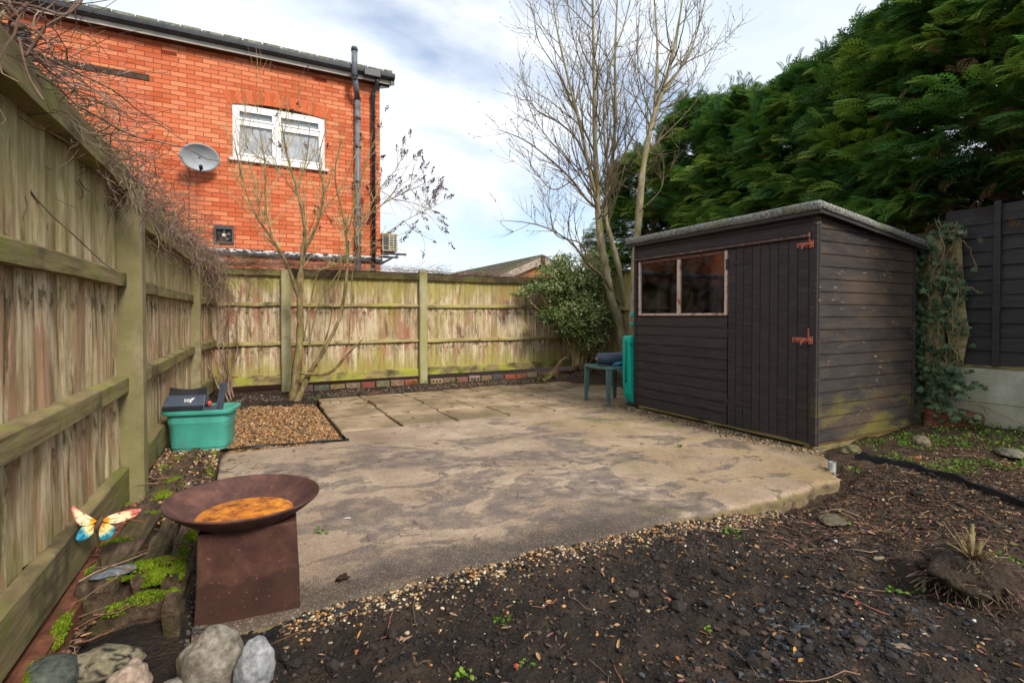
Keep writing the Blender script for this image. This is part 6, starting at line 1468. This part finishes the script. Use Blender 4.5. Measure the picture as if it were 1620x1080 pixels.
# ================================================================== SMALL THINGS ON THE GROUND
def bricks():
    global rng; rng = random.Random(3); proto = None; x = .66; i = 0; posts = {0: 'left', 1: 'middle'}
    cols = [(.25, .15, .10), (.16, .11, .08), (.36, .27, .18), (.22, .09, .06), (.12, .10, .085), (.36, .11, .06), (.21, .18, .10)]; names = ['brown', 'dark brown', 'buff', 'dull red', 'blackened', 'bright red', 'mossy buff']
    ordn = ['first', 'second', 'third', 'fourth', 'fifth', 'sixth', 'seventh', 'eighth', 'ninth', 'tenth', 'eleventh', 'twelfth', 'thirteenth', 'fourteenth']
    ci = {n: 0 for n in (0, 1)}; hole_px = (683, 748, 855)
    while x < 5.25:
        if abs(x + .1 - 2.5) < .17: x = 2.60; continue
        k = rng.randrange(7); hx = [gy(p, 600, 7.78).x for p in hole_px]; holed = any(abs(x + .107 - h) < .11 for h in hx)
        sec = 0 if x < 2.4 else 1; nm = names[k]; lb = f"{nm} {'three-holed ' if holed else ''}brick on edge, {ordn[ci[sec]]} right of the back fence's {posts[sec]} concrete post"; ci[sec] += 1
        mb = MB(); mb.cc = tuple(c * rng.uniform(.8, 1.15) for c in cols[k]); y = 7.77 + rng.uniform(-.012, .012); tl = rng.uniform(-.03, .03)
        mb.box((x, y, .015), (x + rng.uniform(.195, .208), y + .065, .118 + rng.uniform(-.01, .006)), Matrix.Rotation(tl, 3, 'Y') @ Matrix.Rotation(rng.uniform(-.04, .04), 3, 'Z'))
        if holed:
            r_ = thing('brick', lb, 'brick', (x + .1, y + .03, .01), 'old bricks standing on edge under the back fence'); o = mb.build('brick_body', M['brick_loose'], r_)
            for j in range(3):
                h = MB(); c = Vector((x + .045 + .055 * j, y - .001, .072)); h.tube([c + Vector((0, .02, 0)), c + Vector((0, -.004, 0))], .015, 12); h.build('hole', M['dark'], r_, True)  # solid dark discs painted as the shade inside the holes
        else:
            o = mb.build('brick', M['brick_loose']); ctr = Vector((x + .1, y + .03, .01)); o.data.transform(Matrix.Translation(-ctr)); o.location = ctr; meta(o, lb, 'brick', 'old bricks standing on edge under the back fence')
        bevel(o, .007, 2); x += .218; i += 1
    # rough timber base strip behind
bricks()
def hor_log():
    t = thing('log', 'rotting red brown log lying behind the shed corner', 'log', (5.85, 2.36, .05)); beam(t, 'timber', (5.66, 2.50, .13), (5.92, 2.16, .12), .16, .20, M['redwood'], 51, .02, nl=30)
    t = thing('dead_stump', 'dark gnarled dead stump leaning before the back fence', 'stump', gy(868, 598, 7.4)); mb = MB(); rng2 = random.Random(2)
    pts, rr = curve([(gy(858, 603, 7.35), .05), (gy(872, 592, 7.35), .045), (gy(882, 578, 7.33), .030), (gy(888, 570, 7.32), .024), (gy(896, 565, 7.30), .018)], 6); mb.tube(pts, [r * rng2.uniform(.8, 1.25) for r in rr], 9)
    for i in range(12):
        a = gy(862 + rng2.uniform(-10, 12), 598, 7.35); mb.tube([a, a + Vector((rng2.uniform(-.15, .1), rng2.uniform(-.1, .05), .08)), a + Vector((rng2.uniform(-.3, .2), rng2.uniform(-.15, .1), rng2.uniform(.0, .14)))], [.010, .007, .003], 5)
    mb.build('wood', M['bark_dark'], t, True)
    p = gz(1316, 760, -.075); t = thing('pipe_stub', 'grey plastic pipe stub standing in soil at slab corner', 'pipe', p)
    mb = MB(); mb.lathe([(.026, -.05), (.026, .135), (.022, .135), (.022, .02)], 20, Matrix.Translation(p)); mb.build('pipe_wall', M['pipe_stub'], t, True)
    # black edging strips
    def strip(lst, h, w_, name, label, cat='edging', mat=None):
        mb = MB(); pts, _ = curve([(Vector(q), 1) for q in lst], 8); vs = []
        for q in pts:
            if q.x > 3: q.z = float(soil_z(q.x, q.y)) - .004
        for i, q in enumerate(pts):
            d = (pts[min(i + 1, len(pts) - 1)] - pts[max(i - 1, 0)]).normalized(); s = Vector((d.y, -d.x, 0)); k = mn.noise((i * .3, h, 0)) * .008; tl = .02 * mn.noise((i * .15, 3, h))
            for a, b in ((-w_, 0), (w_, 0), (w_ + tl, h + k), (-w_ + tl, h + k)): vs.append(q + s * a + Vector((0, 0, b)))
        n = len(pts); mb.add(vs, [(i * 4 + a, i * 4 + (a + 1) % 4, (i + 1) * 4 + (a + 1) % 4, (i + 1) * 4 + a) for i in range(n - 1) for a in range(4)] + [(0, 1, 2, 3), tuple((n - 1) * 4 + a for a in (3, 2, 1, 0))])
        o = mb.build(name, mat or M['liner']); meta(o, label, cat); return o
    strip([(*gz(1352, 736, -.02).xy, -.02), (*gz(1410, 745, -.02).xy, -.03), (*gz(1480, 764, -.03).xy, -.04), (*gz(1545, 786, -.03).xy, -.04), (*gz(1640, 822, -.03).xy, -.04)], .045, .012, 'edging_strip', 'black plastic edging strip running between soil and weeds on right')
    strip([(*gz(1362, 726, 0).xy, .0), (*gz(1400, 733, 0).xy, -.0), (*gz(1462, 748, 0).xy, -.01)], .03, .008, 'edging_strip', 'short second black edging strip behind the long one')
    strip([(*gz(350, 714, 0).xy, -.005), (*gz(400, 709, 0).xy, .005), (*gz(470, 703, 0).xy, .0), (*gz(552, 697, 0).xy, .004)], .018, .008, 'edging_strip', 'thin black edging strip between the gravel and the slab')
    strip([(*gz(398, 1008, 0).xy, -.03), (*gz(450, 985, 0).xy, -.015), (*gz(520, 968, 0).xy, -.012), (*gz(575, 952, 0).xy, -.01)], .008, .014, 'membrane_edge', 'dark grey weed membrane showing at the slab front edge', 'membrane', M['liner'])
    # stump / root ball on the right
    global rng; rng = random.Random(8); c = gz(1535, 925, .02); t = thing('root_ball', 'dug up shrub stump with pale cut stems and earthy root ball', 'stump', (c.x, c.y, 0))
    V, Fc = ICO4; out = []
    for v in V:
        v = Vector(v); k = 1 + .24 * mn.noise(v * 1.5 + Vector((3, 3, 0))) + .22 * mn.noise(v * 5) + .14 * mn.noise(v * 12); q = v * k; under = .80 if q.z < .1 else 1.; out.append((c.x + q.x * .205 * under, c.y + q.y * .17 * under, .055 + q.z * .095))
    mesh_np('earth', np.array(out), Fc, M['soil'], t, True)
    mb = MB(); top = gx(1527, 862, c.x - .0)
    top = Vector((c.x + .005, c.y - .005, .13))
    for i in range(700):
        a = rng.uniform(0, 6.283); r0 = rng.uniform(.02, .19); p = Vector((c.x + math.cos(a) * r0, c.y + math.sin(a) * r0 * .8, .15 - r0 * .45 + rng.uniform(-.01, .012))); d = Vector((math.cos(a) + rng.gauss(0, .5), math.sin(a) + rng.gauss(0, .5), rng.gauss(-.15, .3))); pts = [p]
        for k in range(5): d = (d.normalized() + Vector((rng.gauss(0, .3), rng.gauss(0, .3), -.13 + rng.gauss(0, .2)))); p = p + d.normalized() * rng.uniform(.007, .024); pts.append(p.copy())
        mb.tube(pts, rng.uniform(.0007, .002), 3, cap=False)
    mb.build('roots', M['vine'], t)
    mb = MB()
    for i in range(30):
        a = rng.uniform(0, 6.283); l = rng.uniform(.05, .15); d = Vector((math.cos(a) * rng.uniform(.2, 1.2), math.sin(a) * rng.uniform(.2, 1.), rng.uniform(.25, 1.1))).normalized(); p = top + Vector((math.cos(a), math.sin(a), 0)) * .014; pts, rr = curve([(p, rng.uniform(.003, .008)), (p + d * l * .5 + Vector((0, 0, rng.uniform(-.01, .015))),   .003), (p + d * l + Vector((0, 0, rng.uniform(-.04, .02))), .0012)], 4); mb.tube(pts, rr, 6)
    for dx, dy, h_ in ((-.012, 0, .10), (.010, .008, .13), (.004, -.014, .07), (-.02, .012, .05), (.024, -.006, .06)): mb.tube([top + Vector((dx, dy, -.05)), top + Vector((dx * 1.3, dy, h_ * .5)), top + Vector((dx * 2.2, dy * 1.5, h_))], [.011, .009, .006], 7)
    mb.build('cut_stems', M['bark_shrub'], t, True)
    rock('root_clump', 'small dark clump of roots and earth by the concrete base board', gz(1556, 676, .07), (.09, .08, .075), 91, [(.015, .01, .008), (.07, .045, .03)], 0, .4, cat='root clump')
    rock('pot_shard', 'small orange terracotta shard among the weeds', gz(1451, 724, .02), (.028, .02, .008), 93, [(.50, .12, .05), (.6, .18, .08)], .4, .5, cat='shard')
    rock('stone', 'flat brown paving fragment sunk in leaf litter beyond the slab corner', gz(1318, 822, -.09), (.10, .07, .010), 95, [(.10, .08, .05), (.2, .16, .11)], .5, .3)
    rock('stone', 'short buff stone or offcut on the litter left of root ball', gz(1393, 883, -.01), (.035, .012, .010), 97, [(.36, .26, .15), (.5, .4, .26)], -.35, .3)
    rock('soil_clod', 'dark crumbly clod lying on the slab right of the fire bowl', gz(542, 913, .012), (.024, .018, .014), 98, [(.02, .01, .008), (.07, .03, .02)], 0, .8, cat='clod')
    rock('paint_chip', 'small white flake lying on the slab', gz(549, 819, .003), (.022, .010, .002), 99, [(.6, .6, .58), (.7, .7, .7)], -.3, .5, cat='flake')
hor_log()

def scatter():
    rs = np.random.RandomState(12)
    def on(x, y):   # height of whatever lies there
        z = soil_z(x, y); front = 2.055
        s = (x > -.16) & (x < 4.9) & (y > front + .01) & (y < 5.05) & ~((x < .8) & (y > 4.64)); p = (x > .8) & (x < 5.4) & (y > 5.05) & (y < 7.3)
        return np.where(s | p, .003, z)
    def stones(name, label, X, Y, size, pal, seed, mat='stones', flat=.6, tmpl=ICO1):
        r_ = np.random.RandomState(seed); n = len(X); pal = np.array(pal); c = pal[r_.randint(0, len(pal), n)] * r_.uniform(.65, 1.3, (n, 1)); V_, F_ = tmpl
        S = size[:, None] * r_.uniform(.6, 1.25, (n, 3)); S[:, 2] *= flat; P = np.stack([X, Y, on(X, Y) + S[:, 2] * .35], -1)
        jit = 1 + .18 * np.sin(V_ @ np.array([3.1, 5.3, 2.2]))[:, None]; V, Fc = instance(V_ * jit, F_, P, rots(n, r_, .35), S)
        o = mesh_np(name, V, Fc, M[mat], None, False, None, np.clip(np.repeat(c, len(V_), 0), 0, 1)); o['kind'] = 'stuff'; o['label'] = label; return o
    GP = [(.44, .27, .12), (.52, .36, .18), (.60, .48, .30), (.34, .19, .09), (.26, .17, .10), (.42, .22, .08), (.20, .16, .13), (.66, .56, .42), (.5, .25, .09)]
    # gravel bed
    n = 15000; X = rs.uniform(-.50, .80, n); Y = rs.uniform(4.70, 7.2, n) ; k = (Y < 6.9 + fbm(X * 4, Y * 0, 3) * .8); X, Y = X[k], Y[k]
    stones('gravel', 'tan gravel bed between left fence and the paving', X, Y, rs.uniform(.006, .0145, len(X)), [(c[0] * .85, c[1] * .72, c[2] * .58) for c in GP] + [(.10, .06, .035), (.34, .15, .05), (.07, .045, .03)], 1)
    n = 2600; X = rs.uniform(-.54, -.17, n); Y = rs.uniform(2.9, 4.75, n); k = rs.rand(n) < .25 + .75 * sstep(Y, 3.6, 4.6); X, Y = X[k], Y[k]
    def z_led(o): return o
    r2 = np.random.RandomState(4); sz = rs.uniform(.005, .012, len(X)); V_, F_ = ICO1; S = sz[:, None] * r2.uniform(.6, 1.2, (len(X), 3)); P = np.stack([X, Y, .125 - (Y - 2.3) * .009 + r2.rand(len(X)) * .006], -1); P[:, 2] = np.where(X < -.53, .08, P[:, 2])
    V, Fc = instance(V_, F_, P, rots(len(X), r2, .5), S); cpal = np.array(GP + [(.05, .035, .025)] * 8)[r2.randint(0, len(GP) + 8, len(X))]; o = mesh_np('gravel', V, Fc, M['stones'], None, False, None, np.repeat(cpal, len(V_), 0)); o['kind'] = 'stuff'; o['label'] = 'stray gravel and crumbs on top of the sleeper'
    # pebbles spilled along the front edge of the slab and over the soil
    n = 3000; X = rs.uniform(.1, 2.9, n) ; Y = 2.02 - np.abs(rs.randn(n)) * .075 + .03; k = (vnoise(X * 3 + 9, Y * 3) > .28); X, Y = X[k], Y[k]
    stones('gravel', 'spilled pebbles along the front edge of the slab', X, Y, rs.uniform(.0035, .0095, len(X)), GP + [(.08, .06, .045)] * 5, 2)
    n = 2700; Y = .35 + 2.2 * rs.rand(n) ** .8; X = rs.uniform(-.2, 5.6, n) ; k = ((Y < 2.0) | (X > 4.0)) & (vnoise(X * 1.9 + 21, Y * 2.4) + .3 * rs.rand(n) > .48); X, Y = X[k], Y[k]
    stones('gravel', 'scattered pale and orange stones in the dark soil', X, Y, .002 + .0085 * rs.rand(len(X)) ** 3.5, GP + [(.55, .55, .5), (.5, .12, .06), (.28, .28, .28)], 3)
    n = 26000; Y = .35 + 1.75 * rs.rand(n) ** .9; X = rs.uniform(-.1, 4.4, n); k = (Y < 2.04); X, Y = X[k], Y[k]
    stones('soil_crumbs', 'crumbs of dark soil and ash', X, Y, .0018 + .0085 * rs.rand(len(X)) ** 5, [(.018, .014, .012), (.03, .024, .02), (.05, .036, .026), (.012, .012, .014), (.08, .06, .045)], 4, flat=.8)
    n = 900; Y = .45 + 1.5 * rs.rand(n) ** .9; X = rs.uniform(.0, 4.2, n); k = vnoise(X * 2.3 + 3, Y * 2.3) > .5; X, Y = X[k], Y[k]
    stones('soil_clods', 'larger clods of dark soil', X, Y, .006 + .024 * rs.rand(len(X)) ** 3, [(.018, .014, .012), (.03, .022, .018), (.05, .036, .026)], 14, flat=.6)
    n = 1900; X = 1.72 + rs.randn(n) * .36; Y = 1.02 + rs.randn(n) * .15; stones('cinders', 'heap of charcoal and cinders in the foreground', X, Y, .002 + .017 * rs.rand(n) ** 4, [(.012, .013, .016), (.02, .022, .027), (.03, .033, .04), (.06, .065, .07), (.12, .07, .05)], 5, flat=.55, tmpl=OCT)
    # crumbs on slab, paving joints and against the shed
    n = 900; X = rs.uniform(-.1, 4.4, n); Y = rs.uniform(2.1, 7.2, n); k = rs.rand(n) < .5; stones('slab_crumbs', 'small grit scattered on the slab', X[k], Y[k], rs.uniform(.002, .005, k.sum()), [(.06, .04, .03), (.5, .4, .28), (.03, .025, .02)], 6)
    n = 2400; Y = rs.uniform(2.45, 5.0, n); X = 4.13 - np.abs(rs.randn(n)) * .10 + np.maximum(0, (2.6 - Y)) * .3; stones('gravel', 'pebbles and debris gathered along the foot of the shed', X, Y, rs.uniform(.003, .009, n), GP + [(.05, .035, .025)] * 8, 7)
    n = 2500; X = rs.uniform(-.2, 5.4, n); Y = 7.32 + np.abs(rs.randn(n)) * .17; Y = np.minimum(Y, 7.74); stones('soil_crumbs', 'dark crumbly soil strip below the back fence', X, Y, rs.uniform(.004, .018, n), [(.03, .022, .016), (.06, .045, .03), (.10, .075, .05), (.18, .14, .10)], 8, flat=.8)
    n = 700; X = -.13 - np.abs(rs.randn(n)) * .028; Y = rs.uniform(2.0, 3.4, n); stones('gravel', 'dark wet pebbles between the sleeper and the fire bowl', X, Y, rs.uniform(.005, .012, n), [(.05, .045, .045), (.09, .08, .08), (.15, .12, .10), (.02, .02, .02)], 9)
    # leaf litter: curled quads
    def litter(name, label, X, Y, size, pal, seed, lift=.004, tilt=.6):
        r_ = np.random.RandomState(seed); n = len(X); pal = np.array(pal); c = pal[r_.randint(0, len(pal), n)] * r_.uniform(.55, 1.35, (n, 1))
        tv = np.array([(0, -1, .1), (.45, -.45, .25), (.5, .2, .28), (0, 1, .15), (-.5, .3, .22), (-.42, -.5, .3), (0, 0, -.05)]); tf = np.array([[6, 0, 1], [6, 1, 2], [6, 2, 3], [6, 3, 4], [6, 4, 5], [6, 5, 0]])
        P = np.stack([X, Y, on(X, Y) + lift], -1); S = size[:, None] * np.stack([r_.uniform(.4, 1, n), r_.uniform(.8, 1.3, n), r_.uniform(.3, 1.2, n)], -1); V, Fc = instance(tv, tf, P, rots(n, r_, tilt), S)
        o = mesh_np(name, V, Fc, M['litter'], None, False, None, np.clip(np.repeat(c, len(tv), 0), 0, 1)); o['kind'] = 'stuff'; o['label'] = label
    LP = [(.13, .07, .045), (.20, .11, .065), (.08, .045, .032), (.28, .17, .10), (.05, .03, .022), (.34, .20, .09), (.18, .09, .08)]
    n = 11000; X = rs.uniform(.0, 5.2, n); Y = .5 + rs.rand(n) * 1.75; dens = .10 + .9 * np.exp(-((Y - (1.75 + .12 * (X - 3))) / .38) ** 2) * sstep(X, 1.9, 3.0) + .6 * sstep(X, 2.6, 3.4) * sstep(Y, 2.2, 1.5); k = (rs.rand(n) < dens) & ((Y < 2.0) | (X > 3.6)); X, Y = X[k], Y[k]
    litter('leaf_litter', 'brown leaf litter over the soil right of the slab', X, Y, rs.uniform(.006, .020, len(X)), LP, 1)
    n = 500; X = rs.uniform(.3, 2.5, n); Y = .5 + rs.rand(n) * 1.5; litter('leaf_litter', 'scattered dead leaves on dark foreground soil', X, Y, rs.uniform(.006, .016, n), LP + [(.45, .22, .06)] * 2, 2)
    n = 1500; X = -.53 + rs.randn(n) * .035; Y = rs.uniform(1.9, 4.6, n); k = X > -.575; X = np.clip(X[k], -.575, -.47); Y = Y[k]; litter('leaf_litter', 'dead leaves and stalks in the gutter beside the left fence', X, Y, rs.uniform(.006, .020, len(X)), LP, 3, .05)
    n = 1400; X = np.where(rs.rand(n) < .5, rs.uniform(4.9, 5.8, n), rs.uniform(-.3, 5.4, n)); Y = rs.uniform(6.8, 7.75, n); k = (Y > 7.3) | (X > 5.2); litter('leaf_litter', 'dead leaves at the foot of the back fence', X[k], Y[k], rs.uniform(.010, .026, k.sum()), LP + [(.4, .28, .16)], 4, .01)
    n = 900; X = rs.uniform(-.45, .78, n); Y = rs.uniform(4.72, 7.0, n); litter('leaf_litter', 'brown leaves scattered over the gravel bed', X, Y, rs.uniform(.008, .022, n), LP + [(.36, .17, .06), (.42, .22, .08)], 5, .012)
    # twigs lying about
    r_ = random.Random(6); mb = MB()
    def lay(x, y, L_, r, col, z=.006):
        mb.cc = col; a = r_.uniform(0, 6.283); pts = []; n_ = 6
        for i in range(n_): pts.append((x, y, float(on(np.array([x]), np.array([y]))[0]) + z + r_.uniform(0, .008))); a += r_.gauss(0, .3); x += math.cos(a) * L_ / n_; y += math.sin(a) * L_ / n_
        mb.tube(pts, [r * (1 - .1 * i) for i in range(n_)], 4, cap=False)
    tc_ = [(.16, .08, .05), (.26, .15, .09), (.30, .11, .07), (.40, .28, .17), (.09, .05, .035)]
    for i in range(520):
        x = r_.uniform(.2, 5.3); y = r_.uniform(.6, 2.2); dn = .12 + (.9 if x > 2.3 else 0)
        if r_.random() > dn or (y > 1.98 and x < 3.7): continue
        lay(x, y, r_.uniform(.04, .28), r_.uniform(.0008, .0028), r_.choice(tc_))
    for i in range(90): lay(r_.uniform(.9, 5.2), r_.uniform(6.2, 7.6) , r_.uniform(.1, .5), r_.uniform(.0015, .005), r_.choice(tc_))
    for i in range(60): lay(r_.uniform(0, 4), r_.uniform(2.2, 5.5), r_.uniform(.02, .10), r_.uniform(.0008, .002), r_.choice(tc_))
    for i in range(80): lay(r_.gauss(-.50, .03), r_.uniform(2.0, 4.4), r_.uniform(.05, .3), r_.uniform(.001, .003), r_.choice(tc_), .07)
    for i in range(70): lay(r_.gauss(-.33, .10), r_.uniform(2.3, 4.2), r_.uniform(.05, .3), r_.uniform(.001, .003), r_.choice(tc_), .15)
    o = mb.build('twig_litter', M['litter'], None, True); o['kind'] = 'stuff'; o['label'] = 'thin twigs strewn over soil and paving'
    # weeds
    P = []; 
    for i in range(620):
        x = rs.uniform(3.95, 6.0); y = rs.uniform(1.15, 2.5) 
        if fbm(np.array([x * 2.2]), np.array([y * 2.2]), 3)[0] < -.03 + .25 * (x < 4.25): continue
        m = rs.randint(6, 20); q = np.stack([x + rs.randn(m) * .03, y + rs.randn(m) * .03], -1); P.append(np.concatenate([q, (soil_z(q[:, 0], q[:, 1]) + rs.uniform(.005, .04, m))[:, None]], 1))
    P = np.concatenate(P); o = leafcloud('ground_cover', None, P, rs.randn(len(P), 3) * .5 + np.array([0, 0, 1.]), rs.uniform(.010, .024, len(P)), M['weed'], 3); o['kind'] = 'stuff'; o['label'] = 'bright green chickweed over the soil by the black fence'
    P = []
    for (px, py, m, s) in ((1158, 834, 26, .02), (792, 975, 14, .012), (830, 1050, 12, .012), (735, 1063, 18, .014), (1416, 830, 10, .015), (1414, 933, 12, .015), (1120, 1000, 6, .01), (622, 599, 60, .06), (657, 604, 40, .06), (700, 602, 40, .06), (730, 600, 40, .06), (500, 632, 40, .05), (370, 628, 40, .05), (885, 590, 60, .06), (1340, 800, 10, .015), (505, 843, 14, .015), (1450, 930, 10, .015), (1075, 707, 14, .015), (1350, 745, 30, .03), (1600, 880, 30, .03)):
        c = gz(px, py, 0); q = np.stack([c.x + rs.randn(m) * s, c.y + rs.randn(m) * s], -1); q[:, 1] = np.minimum(q[:, 1], 7.74); P.append(np.concatenate([q, (on(q[:, 0], q[:, 1]) + rs.uniform(.003, .02, m) + (s > .05) * rs.uniform(0, .05, m))[:, None]], 1))
    P = np.concatenate(P); o = leafcloud('seedlings', None, P, rs.randn(len(P), 3) * .5 + np.array([0, 0, 1.]), rs.uniform(.012, .026, len(P)), M['weed'], 4); o['kind'] = 'stuff'; o['label'] = 'small green seedlings dotted over the soil'
scatter()
